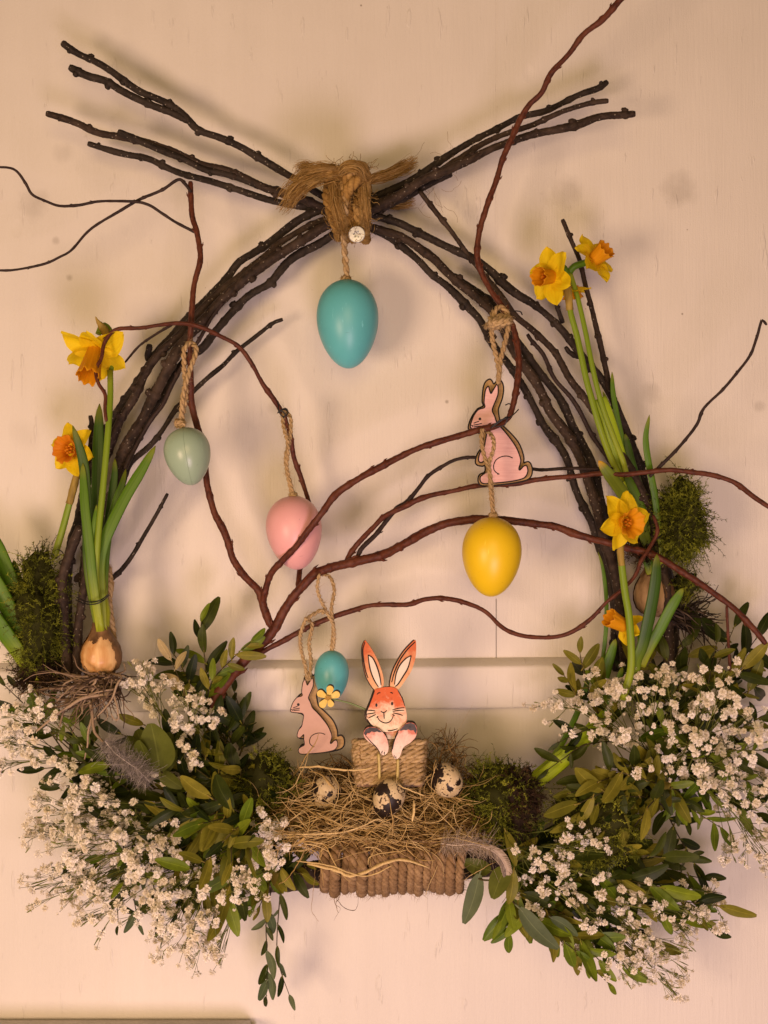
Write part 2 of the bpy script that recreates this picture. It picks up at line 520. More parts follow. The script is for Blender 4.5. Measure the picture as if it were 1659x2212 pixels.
M['bulb_brown'] = mat_grain("brown_bulb", (0.18, 0.10, 0.045), (0.60, 0.40, 0.20), (160, 160, 18), 0.5)
M['ply'] = mat_grain("pale_plywood", (0.36, 0.22, 0.08), (0.48, 0.31, 0.13), (60, 300, 900))
M['burnt'] = mat_simple("burnt_edge", (0.030, 0.018, 0.012), (0.07, 0.042, 0.026), 600, 0.7)
M['edge_tan'] = mat_simple("tan_edge", (0.20, 0.12, 0.05), (0.30, 0.19, 0.09), 600, 0.7)
M['pinkwood'] = mat_grain("pink_stained_wood", (0.70, 0.40, 0.37), (0.82, 0.52, 0.48), (90, 300, 900))
M['pinkflat'] = mat_grain("dusty_pink_paint", (0.56, 0.35, 0.27), (0.63, 0.40, 0.31), (40, 40, 60))
M['ink'] = mat_simple("black_ink", (0.012, 0.010, 0.010), (0.02, 0.016, 0.014), 300, 0.5, 0.2, 0)
M['sleeve'] = mat_simple("dark_sleeve_print", (0.03, 0.026, 0.026), (0.10, 0.08, 0.08), 260, 0.5, 0.3, 0)
M['cream'] = mat_simple("cream_paint_print", (0.78, 0.66, 0.52), (0.84, 0.74, 0.60), 200, 0.5, 0.3, 0)
M['fur'] = mat_watercolour("orange_watercolour", (0.66, 0.12, 0.02), (0.88, 0.72, 0.50), 0.36, 0.84)
M['fur_ear'] = mat_watercolour("orange_ear_watercolour", (0.60, 0.13, 0.03), (0.80, 0.46, 0.22), 0.15, 1.25)
M['arm'] = mat_watercolour("pink_watercolour", (0.66, 0.20, 0.13), (0.86, 0.70, 0.58), 0.30, 1.35)
M['yellow_paint'] = mat_simple("yellow_paint", (0.70, 0.48, 0.07), (0.82, 0.64, 0.18), 300, 0.5)
M['gold'] = mat_simple("gold_bead", (0.45, 0.26, 0.06), (0.60, 0.38, 0.10), 300, 0.4)
M['green_wire'] = mat_simple("green_wire", (0.16, 0.22, 0.09), (0.22, 0.28, 0.12), 300, 0.4)
M['wire'] = mat_simple("black_wire", (0.010, 0.010, 0.012), (0.02, 0.02, 0.02), 300, 0.35, 0.4, 0)
M['pick'] = mat_simple("yellow_pick", (0.52, 0.40, 0.12), (0.62, 0.50, 0.2), 300, 0.5)
M['steel'] = mat_simple("zinc_screw", (0.56, 0.58, 0.60), (0.68, 0.70, 0.72), 60, 0.38, 0.5, 0, 0.45)
M['plank'] = mat_grain("pale_plank", (0.34, 0.21, 0.10), (0.48, 0.32, 0.16), (20, 200, 300))
M['feather'] = mat_fibre("cream_feather", [(0.0, (0.42, 0.32, 0.22)), (1.0, (0.66, 0.55, 0.42))], 0.8)
M['feather_grey'] = mat_fibre("grey_down", [(0.0, (0.16, 0.14, 0.13)), (0.6, (0.42, 0.37, 0.33)), (1.0, (0.72, 0.64, 0.56))], 0.85)
M['stone'] = mat_simple("pale_ledge_paint", (0.52, 0.50, 0.42), (0.66, 0.62, 0.53), 40, 0.5)

# ------------------------------------------------------------------ the wall
def box_mb(mb, x0, x1, y0, y1, z0, z1):
    v = [(x, y, z) for x in (x0, x1) for y in (y0, y1) for z in (z0, z1)]
    f = [(0, 1, 3, 2), (4, 6, 7, 5), (0, 4, 5, 1), (2, 3, 7, 6), (0, 2, 6, 4), (1, 5, 7, 3)]
    mb.add(v, f)

wall = tag(link("wall", None), "cream painted wooden wall with a moulded rail, behind the wreath", "wall", kind='structure')
zr = P(0, 1434, 0)[2]
xj = P(1072, 0, 0)[0]
def plank(x0, x1, z0, z1, name="plank"):
    bm = bmesh.new()
    bmesh.ops.create_cube(bm, size=1.0)
    for v in bm.verts:
        v.co = Vector(((x0 + x1) / 2 + v.co.x * (x1 - x0), 0.01 + v.co.y * 0.02, (z0 + z1) / 2 + v.co.z * (z1 - z0)))
    bmesh.ops.bevel(bm, geom=[e for e in bm.edges], offset=0.0003, segments=2, affect='EDGES')
    me = bpy.data.meshes.new(name)
    bm.to_mesh(me); bm.free()
    me.materials.append(M['wall'])
    return tag(link(name, me, wall), kind='structure')
plank(-1.3, xj - 0.00022, zr, 0.9)
plank(xj + 0.00022, 1.3, zr, 0.9)
plank(-1.3, 1.3, -0.9, P(0, 1520, 0)[2])
mb = MB()                                  # old paint fills the joint except just above the rail
box_mb(mb, xj - 0.0004, xj + 0.0004, 0.00018, 0.01, P(0, 1293, 0)[2], 0.9)
tag(link("paint_filler", mb.data("paint_filler", M['wall'], False), wall), kind='structure')
mb = MB()                                  # backing behind the joint
box_mb(mb, -1.3, 1.3, 0.0205, 0.03, -0.9, 0.9)
tag(link("backing_board", mb.data("backing_board", M['wall'], False), wall), kind='structure')
# the rail: a board standing 7 mm proud with a sloping top
prof = [(0.0, 1420), (-0.0010, 1421), (-0.0088, 1433), (-0.0098, 1436), (-0.0100, 1440), (-0.0100, 1516), (-0.0096, 1521), (-0.0088, 1525), (0.0, 1526)]
xs = np.linspace(-1.3, 1.3, 60)
V = np.array([[(x, y, (1106 - py) * S0 - 0.012 * 0 + 0.0000 * x) for (y, py) in prof] for x in xs])
V[:, :, 2] += (0.0022 * np.sin(xs * 2.2) + 0.006 * xs - 0.001)[:, None]
K = len(prof)
f = [(i * K + j, i * K + j + 1, (i + 1) * K + j + 1, (i + 1) * K + j) for i in range(59) for j in range(K - 1)]
mb = MB(); mb.add(V.reshape(-1, 3), f)
me = mb.data("rail", M['wall'], True)
tag(link("rail", me, wall), kind='structure')

# ledge in the bottom left corner
lz = P(0, 2197, 0)[2]
bm = bmesh.new()
bmesh.ops.create_cube(bm, size=1.0)
lx0, lx1 = -0.6, P(556, 0, 0)[0]
for v in bm.verts:
    v.co = Vector(((lx0 + lx1) / 2 + v.co.x * (lx1 - lx0), -0.016 + v.co.y * 0.03, lz - 0.012 + v.co.z * 0.024))
bmesh.ops.bevel(bm, geom=list(bm.edges), offset=0.004, segments=3, affect='EDGES')
me = bpy.data.meshes.new("ledge"); bm.to_mesh(me); bm.free()
for p_ in me.polygons: p_.use_smooth = True
me.materials.append(M['stone'])
tag(link("ledge", me), "pale grey ledge against the foot of the wall, at the lower left corner", "ledge")

# ------------------------------------------------------------------ twigs
def twig_mb(mb, pts, r0, r1, d0, d1, buds=0.75, dpts=None, thorn=False, sides=10, wob=0.45):
    """pts in drawing units; radius and depth run along the twig; dpts = optional [(t, depth)]"""
    n = len(pts)
    p2 = np.asarray(pts, float)
    ln = np.concatenate([[0], np.cumsum(np.linalg.norm(np.diff(p2, axis=0), axis=1))]); ln /= ln[-1]
    if dpts is not None:
        ds = np.interp(ln, [a for a, _ in dpts], [b_ for _, b_ in dpts])
    else:
        ds = d0 + (d1 - d0) * ln
    p3 = np.array([P(x, y, d) for (x, y), d in zip(p2, ds)])
    path, L = smooth_path(p3, step=4.2 * S0)
    K = len(path)
    if not thorn and K > 30:                    # iron out small kinks
        w_ = np.hanning(15); w_ /= w_.sum()
        for ax in range(3):
            e0, e1 = path[0, ax] - (path[7:0:-1, ax] - path[0, ax]), path[-1, ax] - (path[-2:-9:-1, ax] - path[-1, ax])
            path[:, ax] = np.convolve(np.concatenate([e0, path[:, ax], e1]), w_, 'valid')
    t = np.linspace(0, 1, K)
    k = np.exp(-np.arange(-12, 13) ** 2 / 30.0); k /= k.sum()
    for ax in range(3):
        w = np.convolve(NR.normal(size=K + 24), k, 'valid')[:K]
        path[:, ax] += w * wob * S0 * 2.0 * min(1, (r0 + r1) / 14)
    rad = (r0 + (r1 - r0) * t) * S0 * (0.80 if thorn else 0.84)
    rad = rad * (1 + 0.10 * np.convolve(NR.normal(size=K + 24), k, 'valid')[:K] * 2)
    # nodes
    Lu = L / S0
    pos = R.uniform(15, 40)
    while pos < Lu - 8:
        c = pos / Lu
        i = int(c * (K - 1))
        amp = R.uniform(0.08, 0.34) if not thorn else R.uniform(0.04, 0.20)
        rad *= 1 + amp * np.exp(-((t - c) * Lu / R.uniform(3.5, 6.5)) ** 2)
        if R.random() < buds and 1 < i < K - 2:
            T = nrm(path[i + 1] - path[i - 1])
            s = nrm(np.cross(T, np.array([0, 1, 0])) * R.choice([-1, 1]) + np.array([0, -R.uniform(0, 0.7), 0]))
            a = path[i] + s * rad[i] * 0.5
            if thorn:
                e = a + s * rad[i] * R.uniform(0.55, 0.95) + T * rad[i] * R.uniform(1.0, 2.0)
                bp = np.array([a, a * .5 + e * .5 + s * rad[i] * 0.25, e])
                mb.tubes(bp, np.array([[0.40, 0.26, 0.05]]) * rad[i], 5, mat=0)
            else:
                e = a + s * rad[i] * R.uniform(0.4, 0.95) + T * rad[i] * R.uniform(0.2, 1.2)
                bp = np.array([a, a * .45 + e * .55 + s * rad[i] * 0.1, e])
                mb.tubes(bp, np.array([[0.75, 0.62, 0.25]]) * rad[i], 6, mat=0, rough=0.08)
        pos += R.uniform(40, 110) if not thorn else R.uniform(26, 70)
    rad[0] *= 0.8
    rad[-1] *= 0.75
    mb.tubes(path, rad[None], sides, rough=0.035)
    return path

hoop = thing("twig_hoop", P(760, 470, 20), "wreath hoop of dark brown twigs tied in a cross under the jute knot", "wreath")
def hoop_twig(pts, r0, r1, d0, d1, mat='bark', **kw):
    mb = MB()
    twig_mb(mb, pts, r0, r1, d0, d1, **kw)
    return part("twig", mb, M[mat], hoop)

# from the upper left ends, through the knot, down the right side
hoop_twig([(135, 92), (165, 115), (210, 135), (245, 157), (300, 197), (355, 220), (400, 250), (425, 280), (470, 295), (515, 315), (550, 335), (600, 365), (640, 388), (700, 425), (750, 452), (803, 466), (860, 481), (920, 510), (970, 535), (1005, 550), (1045, 572), (1105, 628), (1150, 655), (1210, 708), (1245, 753), (1275, 793), (1290, 805), (1320, 853), (1345, 913), (1375, 983), (1388, 1020), (1398, 1075), (1412, 1130), (1428, 1200), (1452, 1260), (1460, 1330), (1455, 1420)], 8.5, 11, 34, 20, buds=0.9)
hoop_twig([(150, 145), (195, 167), (225, 172), (260, 195), (300, 215), (340, 232), (370, 243), (410, 262)], 9, 9, 38, 31)
hoop_twig([(100, 245), (165, 265), (210, 287), (260, 295), (325, 310), (380, 330), (435, 355), (480, 365), (525, 382), (575, 407), (640, 425), (700, 450), (760, 478), (803, 491), (840, 503), (878, 518), (915, 543), (940, 561), (960, 583), (1000, 618), (1040, 648), (1062, 672), (1083, 700), (1106, 751), (1129, 787), (1155, 821), (1171, 850), (1186, 886), (1202, 909), (1228, 941), (1249, 982), (1263, 1014), (1278, 1063), (1289, 1100), (1299, 1138), (1308, 1173), (1322, 1220), (1334, 1267), (1338, 1325), (1348, 1396), (1350, 1450), (1345, 1500)], 8.5, 13, 30, 26, 'bark2')
hoop_twig([(255, 285), (285, 297), (330, 318), (400, 345), (440, 366), (500, 379), (560, 402), (620, 425)], 8, 8, 35, 27)
hoop_twig([(190, 310), (265, 332), (320, 342), (350, 357), (390, 375), (450, 390), (500, 405), (560, 425), (625, 442), (675, 450), (730, 470), (780, 486), (838, 511), (878, 541), (908, 566), (933, 594), (966, 618), (1015, 668), (1038, 693), (1064, 745), (1098, 787), (1124, 826), (1150, 870), (1176, 922), (1202, 954), (1223, 987), (1234, 1025), (1242, 1055), (1261, 1096), (1280, 1133), (1296, 1185), (1310, 1220), (1320, 1267), (1327, 1314), (1329, 1396), (1331, 1450)], 8, 11, 22, 14)
hoop_twig([(960, 588), (1020, 622), (1067, 660), (1103, 719), (1124, 745), (1150, 784), (1176, 818), (1202, 850), (1218, 876), (1233, 912), (1249, 943), (1270, 980), (1280, 1004), (1289, 1035), (1296, 1077), (1306, 1110), (1318, 1160), (1330, 1230)], 9, 12, 18, 18, 'bark')
hoop_twig([(907, 413), (935, 450), (972, 495), (1015, 555), (1042, 590), (1074, 628), (1100, 664), (1115, 685), (1150, 713), (1200, 763), (1230, 818), (1265, 863), (1295, 903), (1330, 963), (1360, 1010), (1378, 1046), (1397, 1082), (1411, 1126), (1418, 1161), (1428, 1208), (1438, 1255), (1442, 1302), (1446, 1400), (1445, 1470)], 5.5, 13, 30, 40, 'bark2')
hoop_twig([(1139, 722), (1150, 740), (1173, 764), (1199, 821), (1231, 855), (1254, 891), (1280, 943), (1306, 978), (1330, 1015)], 5, 6, 24, 22, 'willow_dark')
hoop_twig([(1199, 650), (1205, 668), (1216, 698)], 4.5, 6, 26, 22)
hoop_twig([(1222, 750), (1232, 762), (1252, 772)], 5.5, 7, 28, 22)
hoop_twig([(1215, 474), (1240, 535), (1252, 560), (1265, 618), (1280, 673), (1295, 738), (1310, 803), (1318, 850)], 5, 7.5, 36, 26, 'bark2', buds=0.9)
# from the upper right ends, through the knot, down the left side
hoop_twig([(1312, 176), (1295, 190), (1255, 203), (1210, 225), (1170, 243), (1125, 252), (1080, 275), (1020, 305), (970, 335), (920, 368), (880, 393), (840, 412), (790, 432), (735, 445), (690, 455), (650, 472), (614, 499), (573, 531), (532, 556), (514, 567), (489, 603), (457, 637), (426, 668), (395, 699), (370, 731), (345, 753), (323, 784), (301, 821), (276, 859), (251, 895), (235, 930), (210, 985), (190, 1030), (179, 1075), (171, 1120), (158, 1165), (148, 1215), (145, 1300), (150, 1400), (158, 1470)], 7.5, 13, 30, 18)
hoop_twig([(1314, 218), (1275, 222), (1215, 240), (1150, 270), (1090, 290), (1040, 312), (980, 350), (930, 382), (880, 410), (830, 432), (760, 458), (710, 470), (660, 492), (603, 525), (582, 546), (520, 595), (473, 631), (426, 678), (382, 728), (342, 765), (317, 799), (298, 840), (285, 868), (261, 905), (243, 950), (225, 1000), (205, 1060), (195, 1130), (185, 1200), (180, 1270)], 6, 12, 38, 26, 'bark2')
hoop_twig([(1372, 246), (1350, 248), (1295, 252), (1240, 272), (1165, 287), (1120, 300), (1065, 320), (1015, 345), (965, 368), (915, 388), (870, 418), (830, 440), (770, 470), (708, 485), (660, 515), (598, 553), (551, 585), (504, 625), (473, 655), (439, 692), (407, 725), (382, 760), (364, 795), (342, 837), (320, 878), (303, 915), (283, 946), (264, 982), (255, 1020), (245, 1069), (234, 1112), (226, 1151), (214, 1210), (200, 1290)], 9, 15, 44, 34, 'bark2', buds=0.9)
hoop_twig([(975, 374), (930, 396), (890, 418), (845, 440), (790, 470), (730, 500), (693, 525), (657, 542), (625, 563), (597, 596), (583, 613), (539, 637), (507, 668), (482, 696), (457, 727), (439, 751), (407, 773), (382, 801), (357, 834), (332, 877), (313, 908), (290, 955), (268, 1000), (256, 1050), (244, 1110), (230, 1170), (215, 1240)], 9, 12, 26, 24)
hoop_twig([(482, 652), (454, 690), (436, 724), (410, 765), (385, 806), (364, 846), (352, 875), (327, 905), (305, 943), (283, 984), (270, 1015)], 4, 6, 40, 40, 'willow_dark')
hoop_twig([(611, 690), (592, 696), (564, 718), (532, 743), (507, 762), (482, 790), (457, 809), (426, 837), (382, 881), (360, 916), (341, 943), (319, 968), (294, 987), (278, 1008), (262, 1060)], 5, 7.5, 20, 30, buds=0.9)
hoop_twig([(362, 1066), (343, 1102), (324, 1135), (305, 1167), (286, 1200), (261, 1233), (234, 1256), (210, 1272)], 4.5, 6.5, 36, 34, buds=0.95)
hoop_twig([(323, 745), (320, 762), (318, 778)], 8, 7, 30, 24)
hoop_twig([(195, 897), (198, 915), (197, 950), (190, 1005)], 5.5, 7, 28, 22)
hoop_twig([(174, 1137), (160, 1170), (143, 1219), (134, 1252), (136, 1301), (139, 1356), (143, 1411), (146, 1458)], 10.5, 12.5, 52, 46, 'bark2', buds=0.5)
hoop_twig([(186, 1190), (184, 1250), (176, 1301), (169, 1356), (167, 1411), (165, 1460)], 9, 11, 46, 44, 'bark2', buds=0.5)

# ------------------------------------------------------------------ curly willow
willow = thing("willow_branch", P(500, 1461, 45), "curly reddish brown willow branch sprawling across the inside of the wreath", "branch")
def wtwig(pts, r0, r1, dpts, mat='willow', thorn=True):
    mb = MB()
    twig_mb(mb, pts, r0, r1, 0, 0, dpts=dpts, thorn=thorn, buds=0.75, wob=0.7)
    return part("branch", mb, M[mat], willow)
wtwig([(455, 1540), (470, 1501), (500, 1461), (530, 1426), (560, 1396), (590, 1361), (615, 1316), (645, 1276), (680, 1241), (715, 1226), (750, 1218), (790, 1208), (830, 1198), (880, 1171), (920, 1148), (965, 1131), (1010, 1123), (1045, 1121), (1090, 1124), (1155, 1131), (1200, 1138), (1240, 1153), (1280, 1165), (1310, 1171), (1350, 1183), (1395, 1193), (1430, 1208), (1470, 1233), (1510, 1258), (1550, 1288), (1590, 1318), (1630, 1361), (1655, 1392)], 14, 7, [(0, 42), (0.25, 50), (0.45, 38), (0.62, 46), (0.8, 62), (1, 70)])
wtwig([(597, 1356), (583, 1346), (571, 1316), (565, 1291), (555, 1271), (530, 1246), (505, 1211), (495, 1176), (482, 1141), (463, 1106), (450, 1055), (445, 1018), (438, 960), (430, 933), (415, 878), (412, 828), (411, 753), (412, 703), (415, 663), (420, 613), (432, 568), (432, 540), (425, 500), (415, 465), (412, 425), (412, 393)], 10, 6.5, [(0, 46), (0.3, 44), (0.45, 42), (0.7, 56), (1, 48)])
wtwig([(422, 502), (380, 480), (350, 460), (320, 442), (285, 435), (215, 435), (170, 443), (130, 445), (100, 435), (70, 420), (55, 395), (32, 367), (0, 361), (-20, 366)], 4, 3, [(0, 48), (1, 72)], 'willow_dark')
wtwig([(413, 416), (400, 398), (385, 388), (350, 410), (300, 432), (260, 455), (210, 485), (185, 505), (155, 540), (130, 555), (95, 570), (30, 583), (-15, 584)], 4, 3, [(0, 50), (1, 58)], 'willow_dark')
wtwig([(568, 1300), (572, 1278), (585, 1241), (610, 1211), (640, 1181), (670, 1141), (697, 1105), (725, 1068), (760, 1043), (795, 1022), (830, 1005), (880, 978), (930, 958), (985, 943), (1030, 930), (1070, 920), (1098, 903), (1109, 873), (1117, 833), (1122, 788), (1117, 743), (1108, 708), (1085, 663), (1060, 628), (1040, 588), (1030, 550), (1035, 500), (1050, 450), (1070, 395), (1085, 345), (1105, 300), (1125, 255), (1145, 225), (1170, 200), (1190, 160), (1230, 115), (1260, 75), (1305, 40), (1340, 0), (1352, -22)], 8.5, 7, [(0, 46), (0.08, 64), (0.13, 72), (0.3, 68), (0.45, 64), (0.6, 52), (0.8, 60), (1, 85)])
wtwig([(645, 1280), (648, 1231), (658, 1160), (668, 1110), (665, 1078), (650, 1033), (635, 988), (625, 933), (605, 883), (570, 833), (545, 788), (515, 748), (470, 723), (425, 703), (385, 698), (340, 703), (305, 708), (260, 710), (240, 720), (225, 743), (219, 773), (207, 798), (212, 828), (227, 853), (227, 883), (230, 910)], 7, 4.5, [(0, 44), (0.1, 24), (0.25, 30), (0.4, 48), (0.65, 66), (1, 84)])
wtwig([(372, 701), (335, 723), (300, 748), (270, 783)], 3.5, 2.5, [(0, 66), (1, 50)], 'willow_dark')
wtwig([(745, 1220), (760, 1191), (785, 1161), (810, 1136), (832, 1115), (875, 1093), (920, 1073), (980, 1060), (1030, 1050), (1110, 1045), (1150, 1038), (1230, 1030), (1295, 1023), (1350, 1025), (1400, 1020), (1450, 1015), (1495, 1020), (1545, 1028), (1590, 1045), (1630, 1075), (1665, 1098)], 7, 6, [(0, 42), (0.35, 38), (0.6, 52), (1, 72)])
wtwig([(770, 1212), (780, 1186), (810, 1156), (832, 1128), (855, 1100), (880, 1083), (905, 1053), (925, 1028), (955, 1008), (985, 993), (1025, 988), (1085, 1000), (1150, 1013), (1180, 1015), (1235, 1011), (1280, 1013), (1325, 1012)], 6, 4, [(0, 42), (0.5, 34), (0.75, 34), (1, 40)], 'willow_dark')
wtwig([(1403, 1030), (1430, 1003), (1470, 963), (1505, 918), (1520, 883), (1560, 843), (1590, 808), (1620, 768), (1635, 728), (1645, 693), (1656, 702)], 4.5, 3, [(0, 56), (1, 74)], 'willow_dark')
wtwig([(545, 1420), (580, 1401), (610, 1386), (645, 1366), (685, 1346), (725, 1331), (765, 1318), (795, 1309), (830, 1306), (880, 1306), (915, 1296), (950, 1293), (990, 1298), (1030, 1311), (1055, 1326), (1080, 1351), (1105, 1366), (1145, 1376), (1200, 1376), (1240, 1363), (1280, 1333), (1310, 1301), (1340, 1276), (1370, 1246), (1385, 1211), (1405, 1181), (1420, 1146), (1410, 1112)], 7, 4.5, [(0, 46), (0.5, 54), (0.8, 66), (1, 62)])
wtwig([(1570, 1310), (1572, 1350), (1575, 1410), (1577, 1450)], 3.5, 3.5, [(0, 66), (1, 60)])

# ------------------------------------------------------------------ jute cords
def perp(T):
    A = np.cross(T, np.array([0, 1.0, 0]))
    l = np.linalg.norm(A, axis=1)
    A[l < 1e-4] = (1, 0, 0)
    A = nrm(A)
    return A, np.cross(A, T)

def cord_mb(mb, p3, r, plies=2, pitch=5.0, fuzz=1.0, sides=6, fuzz_len=6.0):
    """twisted cord along 3D points; r = overall radius in metres"""
    path, L = smooth_path(p3, step=max(r * 0.55, 0.0005))
    T = nrm(np.gradient(path, axis=0))
    A, B = perp(T)
    K = len(path)
    s = np.linspace(0, L, K)
    ph0 = R.uniform(0, 6.28)
    for k in range(plies):
        ph = ph0 + 2 * math.pi * k / plies + s / (r * pitch) * 2 * math.pi
        off = r * 0.5
        q = path + off * (np.cos(ph)[:, None] * A + np.sin(ph)[:, None] * B)
        mb.tubes(q, np.full((1, K), r * (0.62 if plies == 2 else 0.55)) * (1 + 0.07 * NR.normal(size=(1, K))), sides, rough=0.07, rnd=R.uniform(0.3, 0.8))
        # surface fibres
    nf = int(L / r * 1.6 * fuzz)
    if nf > 0:
        i = NR.randint(0, K - 1, nf)
        ph = NR.rand(nf) * 6.283
        rad = nrm(np.cos(ph)[:, None] * A[i] + np.sin(ph)[:, None] * B[i])
        base = path[i] + rad * r * 0.75
        ln = NR.uniform(0.4, 1.3, nf)[:, None] * fuzz_len * S0
        d = nrm(rad * 0.8 + T[i] * NR.choice([-1, 1], nf)[:, None] * NR.uniform(0.4, 2.2, nf)[:, None] + NR.normal(size=(nf, 3)) * 0.4)
        c = NR.normal(size=(nf, 3)) * 0.4
        u = np.array([0, 0.35, 0.7, 1.0])[None, :, None]
        pts = base[:, None] + d[:, None] * ln[:, None] * u + c[:, None] * ln[:, None] * u * u
        mb.tubes(pts, np.broadcast_to(np.array([[0.34, 0.30, 0.24, 0.1]]) * S0, (nf, 4)), 3, rnd=NR.uniform(0.4, 1.0, nf), cap=False)

def PP(pts):
    return [P(*p) for p in pts]

def fibre_bundle(mb, p3, w0, w1, n, fr=0.7, splay=1.0, tail=0.12, wav=1.0, flat=1.0):
    """loose fibres following a path, the bundle w0 to w1 wide (drawing units, radius)"""
    path, L = smooth_path(p3, n=22)
    T = nrm(np.gradient(path, axis=0)); A, B = perp(T)
    K = 22
    t = np.linspace(0, 1, K)
    w = (w0 + (w1 - w0) * t)
    rr = np.sqrt(NR.rand(n)) ; th = NR.rand(n) * 6.283
    tw = NR.uniform(-0.6, 0.6, n)[:, None] * t[None] * 2
    a = rr[:, None] * np.cos(th[:, None] + tw) * w[None]
    b_ = rr[:, None] * np.sin(th[:, None] + tw) * w[None] * flat
    k = np.exp(-np.arange(-4, 5) ** 2 / 8.0); k /= k.sum()
    wa = np.stack([np.convolve(x, k, 'valid') for x in NR.normal(size=(n, K + 8))]) * wav * 2.2
    wb = np.stack([np.convolve(x, k, 'valid') for x in NR.normal(size=(n, K + 8))]) * wav * 2.2
    a += wa * (0.3 + t[None] * splay); b_ += wb * (0.3 + t[None] * splay)
    end = 1 - NR.rand(n) * tail
    pts = path[None] + (a[..., None] * A[None] + b_[..., None] * B[None]) * S0
    # cut each fibre at its own end by re-sampling
    out = np.zeros_like(pts)
    for i in range(n):
        tt = t * end[i]
        for ax in range(3):
            out[i, :, ax] = np.interp(tt, t, pts[i, :, ax])
    r = fr * S0 * NR.uniform(0.6, 1.4, n)[:, None] * (1 - 0.6 * t[None])
    mb.tubes(out, r, 4, rnd=NR.uniform(0.1, 1.0, n), cap=False)

knot = thing("jute_knot", P(762, 440, 52), "thick golden jute cord knotted round the crossing twigs, ends frayed", "knot")
for (x0, x1, dd, yb) in ((706, 730, 0, 508), (722, 745, 2, 512), (745, 762, 1, 512), (770, 776, 2, 510), (786, 788, 0, 514)):
    mb = MB()
    # loop round the bundle: front strand from top to bottom, then behind
    pts = PP([(x0 + 8, 420, 12), (x0 + 6, 404, 30), (x0 + 4, 404, 48 + dd), (x0 + 2, 430, 58 + dd), ((x0 + x1) / 2, 468, 58 + dd), (x1, 496, 50 + dd), (x1 + 2, yb, 36), (x1 + 2, yb, 20), (x1 - 2, yb - 30, 10), (x0 + 10, 440, 8)])
    cord_mb(mb, pts, 11.0 * S0, 3, 4.6, 1.6, 7, 9)
    part("cord_wrap", mb, M['jute'], knot)
mb = MB()
cord_mb(mb, PP([(742, 440, 56), (748, 400, 64), (756, 372, 68), (772, 360, 66), (788, 372, 62), (788, 398, 60), (778, 430, 58)]), 14 * S0, 3, 4.4, 2.2, 8, 10)
cord_mb(mb, PP([(790, 410, 56), (780, 385, 66), (764, 396, 70), (748, 420, 66), (742, 450, 62), (750, 480, 60), (748, 505, 50)]), 12 * S0, 3, 4.4, 2.0, 8, 10)
cord_mb(mb, PP([(722, 392, 56), (745, 372, 60), (770, 362, 62), (784, 380, 60)]), 13 * S0, 3, 4.4, 2.2, 8, 10)
part("knot_loop", mb, M['jute'], knot)
mb = MB()
for k in range(16):
    o1 = R.uniform(-22, 26)
    ln = R.uniform(0.72, 1.08)
    pts = np.array([(758, 376 + o1 * .1, 60), (720, 370 + o1 * .45, 64 + R.uniform(-4, 6)), (680 , 376 + o1 * .8, 66 + R.uniform(-5, 6)), (648 , 394 + o1 + R.uniform(-5, 5), 64 + R.uniform(-5, 5)), (622 , 420 + o1 + R.uniform(-8, 8), 60), (604, 446 + o1 * .6 + R.uniform(-8, 10), 55 + R.uniform(-4, 4))])
    m_ = 4 if ln < 0.82 else (5 if ln < 0.95 else 6)
    fibre_bundle(mb, PP([tuple(q) for q in pts[:max(m_, 4)]]), 5, R.uniform(7, 12), 46, 0.8, 2.0, 0.45, 3.0)
for k in range(4):
    fibre_bundle(mb, PP([(700 + 8 * k, 372, 62), (672 + 5 * k, 364 + k, 64), (650 + 4 * k, 358 + R.uniform(-3, 6), 62), (640 + R.uniform(-5, 5), 362 + R.uniform(-6, 8), 60)]), 5, 7, 34, 0.6, 1.7, 0.4, 2.0)
part("frayed_end", mb, M['jute'], knot)
mb = MB()                                   # loose fluff all over the knot
for k in range(190):
    x, y = R.uniform(706, 802), R.uniform(352, 512)
    a = R.uniform(0, 6.28)
    pts = [(x + R.uniform(-1, 1), y, 60)]
    for q in range(4):
        a += R.uniform(-0.8, 0.8)
        x += math.cos(a) * R.uniform(4, 9); y += math.sin(a) * R.uniform(4, 10)
        pts.append((x, y, 66 + R.uniform(-4, 8)))
    pth, _ = smooth_path(PP(pts), n=12)
    mb.tubes(pth, np.full((1, 12), 0.5 * S0), 3, rnd=R.uniform(0.3, 1), cap=False)
fibre_bundle(mb, PP([(722, 400, 62), (726, 440, 68), (738, 480, 66), (744, 512, 52)]), 13, 12, 150, 0.7, 0.8, 0.3, 1.6)
fibre_bundle(mb, PP([(784, 390, 62), (786, 440, 67), (789, 470, 65), (792, 500, 56)]), 11, 11, 130, 0.7, 0.8, 0.3, 1.6)
fibre_bundle(mb, PP([(738, 372, 66), (756, 360, 74), (776, 364, 74), (786, 384, 68)]), 13, 13, 160, 0.7, 0.8, 0.1, 1.8)
part("fluff", mb, M['jute'], knot)["kind"] = "stuff"
mb = MB()
fibre_bundle(mb, PP([(790, 390, 30), (830, 380, 26), (868, 364, 24), (902, 346, 22)]), 9, 15, 260, 0.8, 1.6, 0.35, 1.9)
part("frayed_end", mb, M['jute'], knot)
mb = MB()
fibre_bundle(mb, PP([(800, 430, 14), (840, 440, 14), (870, 438, 14), (898, 432, 14)]), 9, 14, 200, 0.8, 1.6, 0.35, 1.9)
